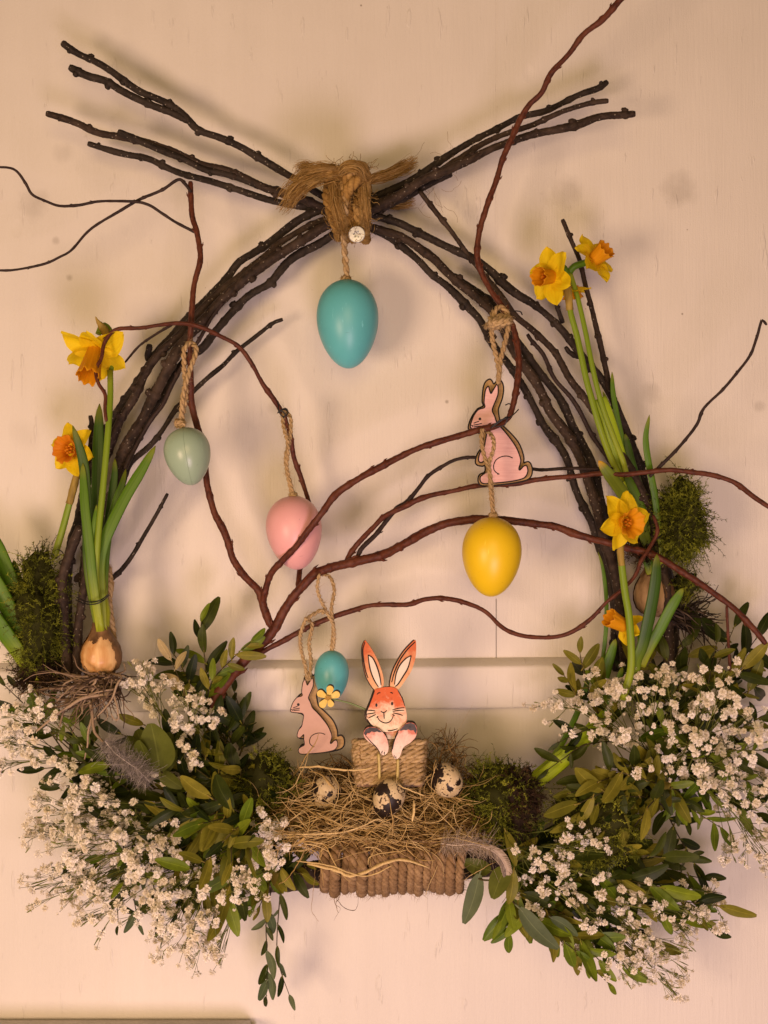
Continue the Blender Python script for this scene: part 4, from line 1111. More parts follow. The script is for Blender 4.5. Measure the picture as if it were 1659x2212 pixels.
# ------------------------------------------------------------------ hay and quail eggs
def hay():
    mb = MB()
    def surf(x, y):
        return 32 + (y - 1640) / 190.0 * 58
    strands = []
    def strand(x, y, d, a, ln, curl, rad, rnd, flat=0.5):
        K = 9
        pts = []
        da = R.gauss(0, curl)
        for k in range(K):
            pts.append(P(x, y, d))
            st = ln / K
            x += math.cos(a) * st; y += math.sin(a) * st * 0.8
            d += R.gauss(0, 3.0)
            a += da / K + R.gauss(0, 0.24)
        pth, _ = smooth_path(pts, n=14)
        strands.append((pth, rad, rnd))
    def inside(x, y):
        # outline of the nest
        top = 1655 + 45 * abs((x - 820) / 230) ** 2.0
        bot = 1840 - 30 * abs((x - 830) / 230) ** 2
        return 590 < x < 1050 and top < y < bot
    n = 0
    while n < 3800:
        x, y = R.uniform(580, 1055), R.uniform(1630, 1840)
        if not inside(x, y): continue
        n += 1
        lay = R.random()
        a = R.choice([0, math.pi]) + R.gauss(0, 0.75)
        strand(x - math.cos(a) * 40, y - math.sin(a) * 30, surf(x, y) - lay * 24, a, R.uniform(35, 140), 1.7, R.choice([0.4, 0.55, 0.7, 0.95, 1.3]), max(0, min(1, 0.62 - lay * 0.62 + R.gauss(0, 0.18))))  # deeper strands coloured darker, imitating the shade inside the nest
    for k in range(360):                       # paler, longer straws on top
        x, y = R.uniform(600, 1000), R.uniform(1690, 1830)
        a = R.choice([0, math.pi]) + R.gauss(0, 0.5)
        strand(x - math.cos(a) * 70, y - math.sin(a) * 40, surf(x, y) + R.uniform(2, 9), a, R.uniform(80, 220), 1.7, R.choice([0.6, 0.85, 1.1, 1.5]), R.uniform(0.7, 1.0))
    for k in range(170):                       # dark tuft to the right of the box
        x, y = R.uniform(915, 1010), R.uniform(1600, 1680)
        if y < 1600 + (x - 960) ** 2 / 60: continue
        a = R.uniform(-2.6, -0.4)
        strand(x, y, R.uniform(30, 60), a, R.uniform(25, 75), 1.6, R.choice([0.6, 0.8, 1.1]), R.uniform(0.05, 0.55))
    P_ = np.array([s[0] for s in strands])
    r_ = np.array([s[1] for s in strands])[:, None] * S0 * np.interp(np.linspace(0, 1, 14), [0, 0.1, 0.8, 1], [0.6, 1, 0.85, 0.3])[None]
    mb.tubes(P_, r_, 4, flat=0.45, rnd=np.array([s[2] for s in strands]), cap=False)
    # explicit straws
    def st(pts, r, rn):
        pth, _ = smooth_path(PP(pts), n=26)
        mb.tubes(pth + np.cumsum(NR.normal(size=pth.shape), 0) * 0.00012, (0.68 * r * S0 * np.interp(np.linspace(0, 1, 26), [0, 0.15, 0.85, 1], [0.7, 1, 1, 0.5]))[None] * (1 + 0.12 * NR.normal(size=(1, 26))), 5, flat=0.3, rnd=rn)
    st([(624, 1738, 70), (650, 1720, 80), (680, 1702, 82), (700, 1690, 78)], 2.6, 0.95)
    st([(660, 1737, 74), (680, 1722, 80), (695, 1714, 80)], 2.2, 0.9)
    st([(645, 1658, 62), (690, 1656, 70), (720, 1660, 76), (760, 1662, 80), (802, 1656, 86)], 3.4, 0.9)
    st([(668, 1668, 70), (690, 1672, 82), (706, 1690, 88), (722, 1705, 86)], 5.0, 0.75)
    st([(750, 1660, 80), (757, 1692, 84), (776, 1728, 88)], 2.4, 0.85)
    st([(665, 1866, 96), (700, 1873, 99), (735, 1882, 101), (755, 1893, 101), (790, 1884, 101), (830, 1866, 101), (870, 1858, 99), (925, 1876, 99)], 5.0, 0.92)
    st([(640, 1803, 92), (690, 1802, 94), (740, 1798, 96), (780, 1786, 96), (815, 1770, 95), (830, 1778, 95)], 3.4, 0.95)
    st([(640, 1860, 94), (680, 1865, 98), (720, 1872, 100), (760, 1888, 102), (800, 1892, 102), (850, 1870, 101)], 2.4, 0.9)
    st([(795, 1868, 100), (800, 1850, 100), (840, 1842, 100), (880, 1838, 98)], 2.2, 0.85)
    st([(895, 1730, 92), (890, 1750, 96), (887, 1772, 96)], 4.6, 0.95)
    st([(860, 1695, 90), (890, 1705, 92), (920, 1715, 92)], 2.6, 0.9)
    st([(623, 1830, 84), (640, 1822, 88), (660, 1810, 92)], 6.0, 0.7)
    st([(655, 1848, 88), (640, 1872, 84), (625, 1893, 80), (612, 1905, 78), (600, 1912, 74)], 2.0, 0.6)
    st([(680, 1870, 92), (678, 1920, 80), (675, 1965, 70), (688, 1990, 62)], 1.6, 0.5)
    st([(945, 1870, 96), (935, 1895, 94), (920, 1930, 90)], 1.6, 0.9)
    st([(1000, 1905, 80), (1030, 1885, 84), (1060, 1868, 86), (1075, 1862, 84)], 2.2, 0.8)
    st([(775, 1925, 80), (776, 1950, 76), (768, 1968, 74), (745, 1962, 74), (728, 1945, 76)], 1.3, 0.05)
    st([(736, 1930, 78), (726, 1952, 74), (735, 1960, 74), (722, 1985, 72)], 1.2, 0.05)
    st([(740, 1925, 78), (725, 1940, 74), (732, 1972, 72)], 1.0, 0.3)
    st([(965, 1625, 60), (985, 1590, 54), (1000, 1560, 50), (1022, 1520, 46)], 0.8, 0.7)
    st([(930, 1590, 60), (942, 1600, 58), (960, 1615, 56)], 1.2, 0.1)
    st([(940, 1575, 58), (952, 1580, 56), (962, 1610, 56)], 0.9, 0.3)
    st([(1003, 1628, 50), (1008, 1645, 50), (1004, 1660, 50)], 0.8, 0.8)
    # the packed mass below
    nu, nv = 40, 14
    V = []
    for j in range(nv):
        for i in range(nu):
            a = 2 * math.pi * i / nu; t = j / (nv - 1)
            rr = math.sin(math.pi * min(max(t, 0.02), 0.98))
            x = 825 + 215 * math.cos(math.pi * t); 
            yv = 1762 + 62 * rr * math.sin(a)
            dd = 46 + 24 * rr * math.cos(a) + (yv - 1750) * 0.22
            V.append(P(x, yv + R.gauss(0, 3), dd + R.gauss(0, 1.5)))
    f = [(j * nu + i, (j + 1) * nu + i, (j + 1) * nu + (i + 1) % nu, j * nu + (i + 1) % nu) for j in range(nv - 1) for i in range(nu)]
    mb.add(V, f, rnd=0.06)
    o = link("hay", mb.data("hay", M['hay']))
    return tag(o, "tangled pale hay nest on the jute wrapped bar", "hay", kind='stuff')
hay()

def quail(cx, cy, d, hw, hh, rot, label, seed):
    s = S(d)
    o = link("quail_egg", egg_data("quail_egg", hw * s, hh * s, 'quail', 0.12), loc=Vector(P(cx, cy, d)))
    o.rotation_euler = rot
    return tag(o, label, "quail egg", "speckled quail eggs in the nest")
quail(703, 1712, 63, 31, 36, (0.5, 0.3, 0.9), "speckled quail egg half hidden by straw, on the left of the nest", 1)
quail(839, 1724, 82, 33.5, 43, (0.35, -0.28, 2.4), "speckled quail egg with large dark blotches, in front of the jute box", 2)
quail(964, 1687, 68, 38, 34, (0.9, 0.7, 1.4), "speckled quail egg with a dark side, on the right of the nest", 3)

# ------------------------------------------------------------------ moss
def moss_clump(cx, cy, d, rx, ry, rd, n, mat, label, ln=22, spiky=1.0, seed=0):
    c = P(cx, cy, d)
    s = S(d)
    o = thing("moss_clump", c, label, "moss")
    from mathutils import noise as mn
    so = Vector((cx * 0.37, cy * 0.21, 3.1))
    def lump(u): return 1 + 0.55 * mn.noise(Vector(u) * 1.5 + so) + 0.30 * mn.noise(Vector(u) * 3.6 + so)
    mb = MB()
    nu, nv = 26, 16
    V = []
    for j in range(nv + 1):
        for i in range(nu):
            a = 2 * math.pi * i / nu; b_ = math.pi * j / nv
            k = R.uniform(0.74, 0.86) * lump((math.sin(b_) * math.cos(a), -math.sin(b_) * math.sin(a), math.cos(b_)))
            V.append(c + np.array([rx * s * k * math.sin(b_) * math.cos(a), -rd / 1000 * k * math.sin(b_) * math.sin(a), ry * s * k * math.cos(b_)]))
    mb.add(V, [(j * nu + i, (j + 1) * nu + i, (j + 1) * nu + (i + 1) % nu, j * nu + (i + 1) % nu) for j in range(nv) for i in range(nu)], rnd=0.1)
    part("moss_core", mb, M[mat], o)
    mb = MB()
    nt_ = max(8, n // 22)
    cu = nrm(NR.normal(size=(nt_, 3)))
    ti = NR.randint(0, nt_, n)
    tl, tcol = NR.uniform(0.55, 1.55, nt_), NR.normal(size=nt_) * 0.2
    u = nrm(cu[ti] + NR.normal(size=(n, 3)) * 0.22)
    u[:, 1] = -np.abs(u[:, 1]) * NR.choice([1, 1, 1, -0.4], n)
    b0 = c + u * np.array([rx * s, rd / 1000, ry * s]) * (NR.uniform(0.62, 0.92, n) * np.array([lump(q) for q in u]))[:, None]
    L_ = ln * s * (NR.uniform(0.5, 1.35, n) * tl[ti])[:, None]
    dirv = nrm(u * 0.9 + nrm(NR.normal(size=(nt_, 3)))[ti] * 0.75 + NR.normal(size=(n, 3)) * 0.45)
    curl = NR.normal(size=(n, 3)) * 0.5 + np.array([0, 0, -0.25])
    tt = np.linspace(0, 1, 6)[None, :, None]
    pts = b0[:, None] + dirv[:, None] * L_[:, None] * tt + curl[:, None] * L_[:, None] * tt * tt * 0.6
    rn = np.clip(NR.beta(2, 2.2, n) + tcol[ti], 0, 1)
    mb.tubes(pts, np.broadcast_to(np.array([[0.8, 0.75, 0.65, 0.55, 0.4, 0.15]]) * s, (n, 6)), 3, rnd=rn, cap=False)
    # leaflets along each strand
    for k in range(1, 6):
        for sgn in (-1, 1):
            p0 = pts[:, k] - (pts[:, k] - pts[:, k - 1]) * NR.rand(n)[:, None]
            T = nrm(pts[:, k] - pts[:, k - 1])
            side = nrm(np.cross(T, nrm(NR.normal(size=(n, 3)) * 0.5 + np.array([0, -1, 0]))))
            l2 = s * NR.uniform(3.0, 7.5, n)[:, None] * spiky
            tip = p0 + (side * sgn * 0.8 + T * 0.8) * l2
            w = T * s * 1.25
            V = np.stack([p0 - w, p0 + w, tip], 1).reshape(-1, 3)
            mb.add(V, np.arange(len(V)).reshape(-1, 3), rnd=np.repeat(np.clip(rn + 0.1, 0, 1), 3))
    f = part("moss_fronds", mb, M[mat], o)
    f["kind"] = "stuff"
    return o
moss_clump(84, 1335, 44, 55, 140, 26, 1500, 'moss', "tall clump of dark green moss left of the onion-like bulb and twig ends", 24)
moss_clump(95, 1440, 40, 55, 40, 26, 600, 'moss_brown', "brownish clump of dry moss at the foot of the tall mossy clump", 22)
moss_clump(1468, 1130, 34, 62, 80, 26, 1500, 'moss', "rounded green moss clump high on the right side of the hoop", 26)
moss_clump(1480, 1262, 30, 22, 26, 16, 130, 'moss', "small wisp of moss below the rounded moss clump on the right", 26)
moss_clump(570, 1690, 48, 75, 70, 30, 1100, 'moss', "dark moss clump to the left of the hay nest", 22)
moss_clump(1080, 1718, 56, 78, 78, 30, 1300, 'moss', "green moss clump just right of the hay nest", 26)
moss_clump(1120, 1722, 66, 46, 70, 24, 700, 'moss_brown', "dark brown dried moss beside the nest, right of the green moss", 22)
moss_clump(1285, 1775, 62, 90, 95, 30, 1500, 'moss', "wide olive moss clump under the leaning lime green leaf", 22)
moss_clump(1390, 1185, 30, 28, 26, 18, 240, 'moss_brown', "tiny dry tuft of moss behind the large open daffodil", 18)

# ------------------------------------------------------------------ daffodils
def blade_mb(mb, pts, w, thick=0.22, tip=True, n=34, wbase=0.75, rev=False, cup=True):
    """pts run from base to tip: (x, y, d); w = full width in drawing units"""
    path, L = smooth_path(PP(pts), n=n)
    t = np.linspace(0, 1, n)
    if tip:
        prof = np.interp(t, [0, 0.15, 0.5, 0.82, 0.93, 0.98, 1.0], [wbase, 0.9, 1.0, 0.92, 0.66, 0.36, 0.06])
    else:
        prof = np.interp(t, [0, 0.1, 1.0], [1.0, 1.0, 0.85])
    r = prof * w * 0.5 * S0
    a0 = mb.n
    mb.tubes(path, r[None], 12, flat=thick, face_cam=True, rnd=0.0)
    # base-to-tip attribute
    K = n * 12
    mb.a[-1] = np.repeat(t, 12)
    return path

def petal_data(mat, L=1.0, W=0.74, seed=0):
    rr = random.Random(seed)
    mb = MB()
    nu, nv = 7, 11
    V, UV = [], []
    bend = rr.uniform(-0.16, 0.10); tw = rr.uniform(-0.3, 0.3); cup = rr.uniform(0.10, 0.22)
    for j in range(nv):
        t = j / (nv - 1)
        w = W * 0.5 * (math.sin(math.pi * min(1, (t * 0.86 + 0.12)) ** 0.9) ** 0.75) * (1 - max(0, t - 0.9) * 7.5)
        w = max(w, 0.012)
        for i in range(nu):
            s = (i / (nu - 1) - 0.5) * 2
            z = cup * (s * s) * w * 1.4 + bend * t * t - 0.05 * math.exp(-(s / 0.25) ** 2) * w * 2 + 0.045 * math.sin(7 * t + 3 * s + seed) * t + 0.02 * math.sin(15 * t + 5 * s + 2 * seed) * abs(s)
            z += tw * s * w * t
            V.append((s * w, t * L, z))
            UV.append((i / (nu - 1), t))
    f = [(j * nu + i, j * nu + i + 1, (j + 1) * nu + i + 1, (j + 1) * nu + i) for j in range(nv - 1) for i in range(nu - 1)]
    uv = [UV[k] for q in f for k in q]
    mb.add(V, f, uv)
    return mb.data("petal", mat)
PETALS = [petal_data(M['petal'], seed=k) for k in range(5)]
def corona_data(mat, flare, seed):
    mb = MB()
    nu, nv = 48, 12
    V, UV = [], []
    def prof(t):
        return 0.30 + (0.42 - 0.30) * t + flare * max(0, t - 0.55) ** 1.5 * 2.2
    for lay in (0, 1):
        for j in range(nv):
            t = j / (nv - 1)
            for i in range(nu):
                a = 2 * math.pi * i / nu
                ruf = (t ** 3) * (0.06 * math.sin(6 * a + seed) + 0.05 * math.sin(13 * a + 1.3 * seed))
                r = prof(t) * (1 + ruf) - (0.022 if lay else 0) + 0.010 * math.sin(12 * a) * t
                z = t + (t ** 2) * 0.06 * math.sin(9 * a + 2 * seed)
                V.append((r * math.cos(a), r * math.sin(a), z if not lay else z - 0.0))
    f = []
    for lay in (0, 1):
        o_ = lay * nu * nv
        for j in range(nv - 1):
            for i in range(nu):
                q = (o_ + j * nu + i, o_ + j * nu + (i + 1) % nu, o_ + (j + 1) * nu + (i + 1) % nu, o_ + (j + 1) * nu + i)
                f.append(q if not lay else q[::-1])
    for i in range(nu):
        j = nv - 1
        f.append((j * nu + i, j * nu + (i + 1) % nu, nu * nv + j * nu + (i + 1) % nu, nu * nv + j * nu + i))
    uv = []
    for q in f:
        for k in q:
            uv.append(((k % nu) / nu * 3, ((k // nu) % nv) / nv))
    mb.add(V, f, uv)
    return mb.data("corona", mat)
CORONAS = {('corona', 0): corona_data(M['corona'], 0.10, 1), ('corona_deep', 0): corona_data(M['corona_deep'], 0.28, 2), ('corona', 1): corona_data(M['corona'], 0.40, 3), ('corona', 2): corona_data(M['corona'], 0.02, 4)}

def frame(axis, roll=0.0):
    z = Vector(axis).normalized()
    up = Vector((0, 0, 1)) if abs(z.z) < 0.95 else Vector((1, 0, 0))
    x = up.cross(z).normalized()
    y = z.cross(x)
    m_ = Matrix((x, y, z)).transposed()
    return m_ @ Matrix.Rotation(roll, 3, 'Z')

def flower(plant, cx, cy, d, axis, size, clen, cw, roll=0.0, cor=('corona', 0), cup=0.18, reflex=0.0, tube=True, rnd=0):
    """a daffodil flower: part of plant; petals and corona are its sub-parts. size = petal length in drawing units"""
    rr = random.Random(rnd + int(cx))
    c = Vector(P(cx, cy, d))
    s = S(d)
    F = frame(axis, roll)
    z = np.array(F.col[2])
    mb = MB()
    # neck of the flower, behind the petals
    pth, _ = smooth_path([np.zeros(3) - z * size * s * 0.02, -z * size * s * 0.18, -z * size * s * 0.34 + np.array([0, 0, -0.0006])], n=10)
    mb.tubes(pth, np.linspace(size * 0.13, size * 0.085, 10)[None] * s, 10, rnd=0.5)
    fo = link("flower", mb.data("flower", M['stalk']), plant, loc=c - plant.location)
    for k in range(6):
        a = k * math.pi / 3 + rr.uniform(-0.1, 0.1)
        sc = size * s * rr.uniform(0.92, 1.08)
        lift = (0.05 if k % 2 else -0.02)
        tilt = cup + rr.uniform(-0.10, 0.10) - reflex
        Mloc = F.to_4x4() @ Matrix.Rotation(a, 4, 'Z') @ Matrix.Translation((0, 0, lift * size * s * 0.4)) @ Matrix.Rotation(tilt, 4, 'X') @ Matrix.Diagonal((sc, sc, sc, 1))
        link("petal", PETALS[rr.randrange(5)], fo, Mloc)
    Mloc = F.to_4x4() @ Matrix.Diagonal((cw * s, cw * s, clen * s, 1))
    link("corona", CORONAS[cor], fo, Mloc)
    mb = MB()                                  # stamens and style
    for k in range(7):
        a = k * 2 * math.pi / 6
        r = 0.12 * cw * s if k < 6 else 0
        b0 = np.array([r * math.cos(a), r * math.sin(a), 0.0]); b1 = np.array([r * 1.3 * math.cos(a), r * 1.3 * math.sin(a), clen * s * (0.6 if k < 6 else 0.75)])
        p_, _ = smooth_path([b0, b1], n=6)
        p_ = p_ @ np.array(F).T
        mb.tubes(p_, np.array([[0.03, 0.03, 0.03, 0.05, 0.06, 0.04]]) * cw * s, 6)
    link("stamens", mb.data("stamens", M['corona_deep']), fo)
    return fo

def stalk(plant, pts, w, sheath=None, mat='stalk'):
    mb = MB()
    blade_mb(mb, pts, w, 0.75, False)
    part("stem", mb, M[mat], plant)
    if sheath:
        mb = MB()
        path, _ = smooth_path(PP(sheath[0]), n=16)
        mb.tubes(path, (np.interp(np.linspace(0, 1, 16), [0, 0.5, 0.9, 1], [1.0, 1.1, 0.9, 0.5]) * sheath[1] * 0.5 * S0)[None], 10, flat=0.8, rough=0.05, face_cam=True)
        part("sheath", mb, M['sheath'], plant)

def leaf_blade(plant, pts, w, mat='blade', **kw):
    mb = MB()
    blade_mb(mb, pts, w, **kw)
    return part("leaf", mb, M[mat], plant)

def bulb_part(plant, cx, cy, d, hw, hh, mat, skin, neck=0.33):
    c = P(cx, cy, d); s = S(d)
    mb = MB()
    nu, nv = 36, 26
    V = []
    prof = [(0.0, 0.25), (0.05, 0.55), (0.14, 0.84), (0.28, 0.99), (0.42, 1.0), (0.56, 0.90), (0.70, 0.66), (0.82, 0.46), (0.92, neck + 0.03), (1.0, neck)]
    for j in range(nv):
        t = j / (nv - 1)
        r = np.interp(t, [p[0] for p in prof], [p[1] for p in prof]) * hw * s
        for i in range(nu):
            a = 2 * math.pi * i / nu
            k = 1 + 0.03 * math.sin(3 * a + 1) + 0.012 * R.gauss(0, 1)
            V.append(c + np.array([r * k * math.cos(a), r * k * math.sin(a) * 0.9, (t * 2 - 1) * hh * s]))
    mb.add(V, [(j * nu + i, j * nu + (i + 1) % nu, (j + 1) * nu + (i + 1) % nu, (j + 1) * nu + i) for j in range(nv - 1) for i in range(nu)])
    bo = part("bulb", mb, M[mat], plant)
    # papery skin round the shoulder and one side
    mb = MB()
    V, keep = [], []
    nu, nv = 110, 70
    for j in range(nv):
        t = j / (nv - 1)
        r = np.interp(t, [p[0] for p in prof], [p[1] for p in prof]) * hw * s * 1.05 + 0.0004
        for i in range(nu):
            a = 2 * math.pi * i / nu
            V.append(c + np.array([r * math.cos(a) * (1 + 0.012 * math.sin(7 * a + 9 * t)), r * math.sin(a) * 0.92, (t * 2 - 1) * hh * s * 1.0]) )
    f = []
    for j in range(nv - 1):
        for i in range(nu):
            a = (2 * math.pi * i / nu + math.pi / 2 + math.pi) % (2 * math.pi) - math.pi   # 0 faces the room
            t = j / (nv - 1)
            edge = skin[0] + 0.05 * math.sin(5 * a) + 0.03 * math.sin(11 * a) + 0.014 * math.sin(29 * a)
            side = a > skin[1] + 0.1 * math.sin(9 * t) + 0.05 * math.sin(31 * t)
            if t > edge or side or a < -skin[2]:
                f.append((j * nu + i, j * nu + (i + 1) % nu, (j + 1) * nu + (i + 1) % nu, (j + 1) * nu + i))
    mb.add(V, f)
    so = part("bulb_skin", mb, M['skin_dark'], bo, origin=np.array(plant.location))
    return bo

# left bulb plant
pl = thing("daffodil_plant", P(218, 1460, 60), "daffodil with bare orange bulb and hanging trumpet flower, tied at the left", "daffodil", "daffodils in the wreath")
bulb_part(pl, 217, 1402, 60, 43, 58, 'bulb', (0.68, 0.95, 1.7), 0.34)
mb = MB()
p_, _ = smooth_path(PP([(222, 1356, 60), (218, 1320, 60), (210, 1280, 60), (206, 1230, 60)]), n=20)
mb.tubes(p_, (np.interp(np.linspace(0, 1, 20), [0, 0.25, 1], [13, 19, 19]) * S0)[None], 14, flat=0.7, rnd=0.02, face_cam=True)
part("leaf_base", mb, M['blade'], pl)
leaf_blade(pl, [(216, 1360, 58), (208, 1230, 58), (210, 1120, 56), (212, 1000, 54), (213, 930, 52), (215, 872, 50)], 27, 'blade_dark')
leaf_blade(pl, [(214, 1362, 62), (193, 1240, 66), (189, 1150, 66), (185, 1050, 66), (178, 990, 66), (157, 919, 68)], 22, 'blade_dark')
leaf_blade(pl, [(216, 1364, 66), (200, 1250, 71), (192, 1170, 71), (184, 1100, 70), (180, 1040, 68), (179, 1000, 67)], 20, 'blade')
leaf_blade(pl, [(222, 1362, 63), (215, 1233, 65), (223, 1178, 66), (240, 1135, 66), (272, 1072, 64), (305, 1017, 62), (336, 963, 60)], 24, 'blade')
leaf_blade(pl, [(224, 1362, 56), (226, 1233, 54), (235, 1145, 53), (250, 1085, 52), (264, 1045, 52), (272, 1013, 50)], 17, 'blade')
leaf_blade(pl, [(214, 1300, 52), (228, 1180, 50), (240, 1080, 48), (247, 1030, 47), (248, 990, 46)], 18, 'blade_dark')
leaf_blade(pl, [(203, 1250, 70), (198, 1180, 70), (203, 1130, 70), (209, 1090, 68)], 9, 'blade')
stalk(pl, [(219, 1362, 66), (208, 1250, 68), (212, 1160, 70), (222, 1060, 70), (232, 950, 68), (238, 864, 64), (238, 800, 60)], 14)
flower(pl, 206, 757, 64, (-0.03, -0.64, -0.77), 78, 82, 56, 0.0, ('corona', 2), 0.08, rnd=3)
mb = MB()
p_, _ = smooth_path(PP([(240, 800, 58), (246, 760, 54), (238, 715, 56), (222, 702, 60), (212, 722, 62)]), n=20)
mb.tubes(p_, (np.linspace(5, 6, 20) * S0)[None], 8, rnd=0.6)
part("flower_neck", mb, M['stalk'], pl)
mb = MB()
p_, _ = smooth_path(PP([(230, 722, 62), (222, 708, 64), (212, 695, 66), (206, 684, 68)]), n=14)
mb.tubes(p_, (np.interp(np.linspace(0, 1, 14), [0, 0.4, 1], [9, 8, 0.8]) * S0)[None], 8, flat=0.6, rough=0.08, face_cam=True)
part("sheath", mb, M['sheath'], pl)
# its roots
def roots(plant, lines, n, area_, mat, d):
    mb = MB()
    for pts, r, rn in lines:
        p_, L = smooth_path(PP(pts), n=24)
        p_ += np.cumsum(NR.normal(size=p_.shape), 0) * 0.00008
        mb.tubes(p_, (np.linspace(r, r * 0.45, 24) * S0)[None] * (1 + 0.08 * NR.normal(size=(1, 24))), 6, rnd=rn)
    for k in range(n):
        x, y, dx, dy, ln = area_(k)
        a = math.atan2(dy, dx)
        pts = []
        dd = d + R.uniform(-8, 12)
        for q in range(7):
            pts.append((x, y, dd))
            x += math.cos(a) * ln / 7; y += math.sin(a) * ln / 7; dd += R.gauss(0, 2.5)
            a += R.gauss(0, 0.33)
        p_, _ = smooth_path(PP(pts), n=18)
        mb.tubes(p_, (np.linspace(R.uniform(1.4, 2.8), 0.7, 18) * S0)[None], 5, rnd=R.random())
    ro = part("roots", mb, M[mat], plant)
    ro["kind"] = "stuff"
def ra(k):
    x, y = R.uniform(185, 262), R.uniform(1450, 1475)
    q = R.random()
    if q < 0.62:
        return x, y + R.uniform(0, 40), -1, R.uniform(-0.1, 0.45), R.uniform(60, 170)
    if q < 0.85:
        return x, y, R.uniform(-0.5, 0.6), 1, R.uniform(50, 130)
    return x, y, 1, R.uniform(-0.1, 0.6), R.uniform(20, 60)
roots(pl, [([(214, 1458, 62), (170, 1462, 70), (140, 1474, 74), (132, 1490, 76)], 3.2, 0.9), ([(240, 1456, 66), (262, 1462, 74), (252, 1480, 78), (244, 1505, 78), (228, 1530, 76), (200, 1560, 74)], 3.2, 0.95),
           ([(235, 1500, 72), (180, 1508, 78), (150, 1525, 80), (120, 1545, 80), (76, 1580, 76)], 4.2, 0.95), ([(246, 1500, 76), (254, 1530, 80), (256, 1552, 80), (246, 1553, 80), (240, 1540, 80)], 2.6, 1.0),
           ([(196, 1520, 70), (200, 1550, 74), (204, 1580, 76), (222, 1600, 76), (240, 1622, 74)], 4.0, 0.8), ([(200, 1550, 72), (192, 1580, 74), (190, 1610, 74), (184, 1640, 72)], 3.0, 0.9),
           ([(258, 1456, 62), (268, 1448, 60), (266, 1432, 58)], 2.0, 0.9), ([(190, 1470, 66), (140, 1486, 72), (90, 1488, 72), (40, 1500, 70)], 3.4, 0.6), ([(210, 1480, 68), (170, 1476, 74), (140, 1498, 78), (125, 1515, 78)], 3.2, 0.85),
           ([(215, 1470, 68), (212, 1490, 76), (190, 1502, 78), (160, 1506, 78)], 3.4, 0.7), ([(150, 1510, 72), (130, 1512, 74), (100, 1502, 74), (80, 1490, 72)], 2.8, 0.6), ([(140, 1530, 74), (132, 1560, 76), (128, 1572, 76)], 3.0, 0.7)], 190, ra, 'root', 64)

# left rear daffodil
pl = thing("daffodil_plant", P(119, 1200, 34), "single daffodil with a leaning stem growing out of the left moss", "daffodil", "daffodils in the wreath")
stalk(pl, [(116, 1205, 34), (133, 1151, 36), (149, 1091, 40), (160, 1050, 42), (168, 1015, 44)], 15, ([(150, 1088, 41), (160, 1048, 43), (168, 1020, 44), (172, 1000, 44)], 15))
flower(pl, 158, 972, 48, (-0.42, -0.88, 0.02), 62, 30, 50, 0.25, ('corona_deep', 0), 0.10, rnd=5)

# leaves at the far left edge
pl = thing("daffodil_plant", P(80, 1445, 46), "wide flowerless daffodil leaves fanning out at the left edge", "daffodil", "daffodils in the wreath")
leaf_blade(pl, [(85, 1450, 44), (60, 1370, 46), (35, 1290, 48), (5, 1210, 48), (-30, 1130, 46)], 34, 'blade')
leaf_blade(pl, [(80, 1450, 50), (50, 1380, 54), (20, 1320, 58), (-10, 1260, 60), (-60, 1190, 62)], 36, 'blade')
leaf_blade(pl, [(70, 1455, 56), (40, 1410, 62), (5, 1360, 66), (-40, 1300, 70), (-80, 1240, 72)], 34, 'blade')
leaf_blade(pl, [(62, 1330, 36), (48, 1280, 36), (36, 1240, 36), (29, 1210, 34)], 18, 'blade_dark')

# right upper daffodils
pl = thing("daffodil_plant", P(1345, 1040, 46), "tall daffodil with two flower heads above the right side of the hoop", "daffodil", "daffodils in the wreath")
stalk(pl, [(1345, 1040, 36), (1318, 985, 40), (1298, 930, 46), (1280, 868, 48), (1265, 813, 48), (1247, 728, 48), (1232, 672, 48), (1225, 612, 46)], 14, ([(1231, 670, 48), (1228, 640, 49), (1224, 606, 48), (1220, 580, 47)], 15))
stalk(pl, [(1355, 1030, 42), (1345, 993, 46), (1325, 943, 46), (1300, 873, 48), (1282, 803, 48), (1265, 718, 46), (1247, 640, 44), (1230, 585, 42)], 11.5)
leaf_blade(pl, [(1362, 1060, 34), (1345, 1010, 36), (1330, 960, 38), (1312, 900, 42), (1296, 860, 44)], 32, 'lime', tip=False)
leaf_blade(pl, [(1375, 1060, 32), (1355, 993, 34), (1337, 918, 36), (1325, 853, 38), (1322, 803, 38)], 12, 'blade')
leaf_blade(pl, [(1370, 1070, 34), (1345, 985, 36), (1325, 910, 38), (1302, 845, 40)], 13, 'blade')
leaf_blade(pl, [(1395, 1080, 32), (1380, 1045, 34), (1365, 1000, 36), (1350, 937, 36)], 17, 'blade_dark')
flower(pl, 1192, 598, 56, (-0.72, -0.66, -0.12), 66, 46, 48, 0.2, ('corona', 2), 0.05, rnd=1)
flower(pl, 1282, 562, 50, (0.55, -0.55, 0.45), 58, 40, 50, 0.1, ('corona', 2), 0.12, rnd=8)
flower(pl, 1236, 618, 36, (0.12, 0.25, -0.95), 44, 26, 44, 0.4, ('corona', 0), 0.3, rnd=9)
mb = MB()
for pts, r in (([(1224, 606, 48), (1222, 584, 48), (1214, 576, 50), (1206, 588, 54)], 6), ([(1230, 588, 43), (1240, 576, 44), (1256, 570, 46), (1272, 566, 49)], 7)):
    p_, _ = smooth_path(PP(pts), n=14)
    mb.tubes(p_, np.full((1, 14), r * S0), 8, rnd=0.6)
part("flower_neck", mb, M['blade'], pl)

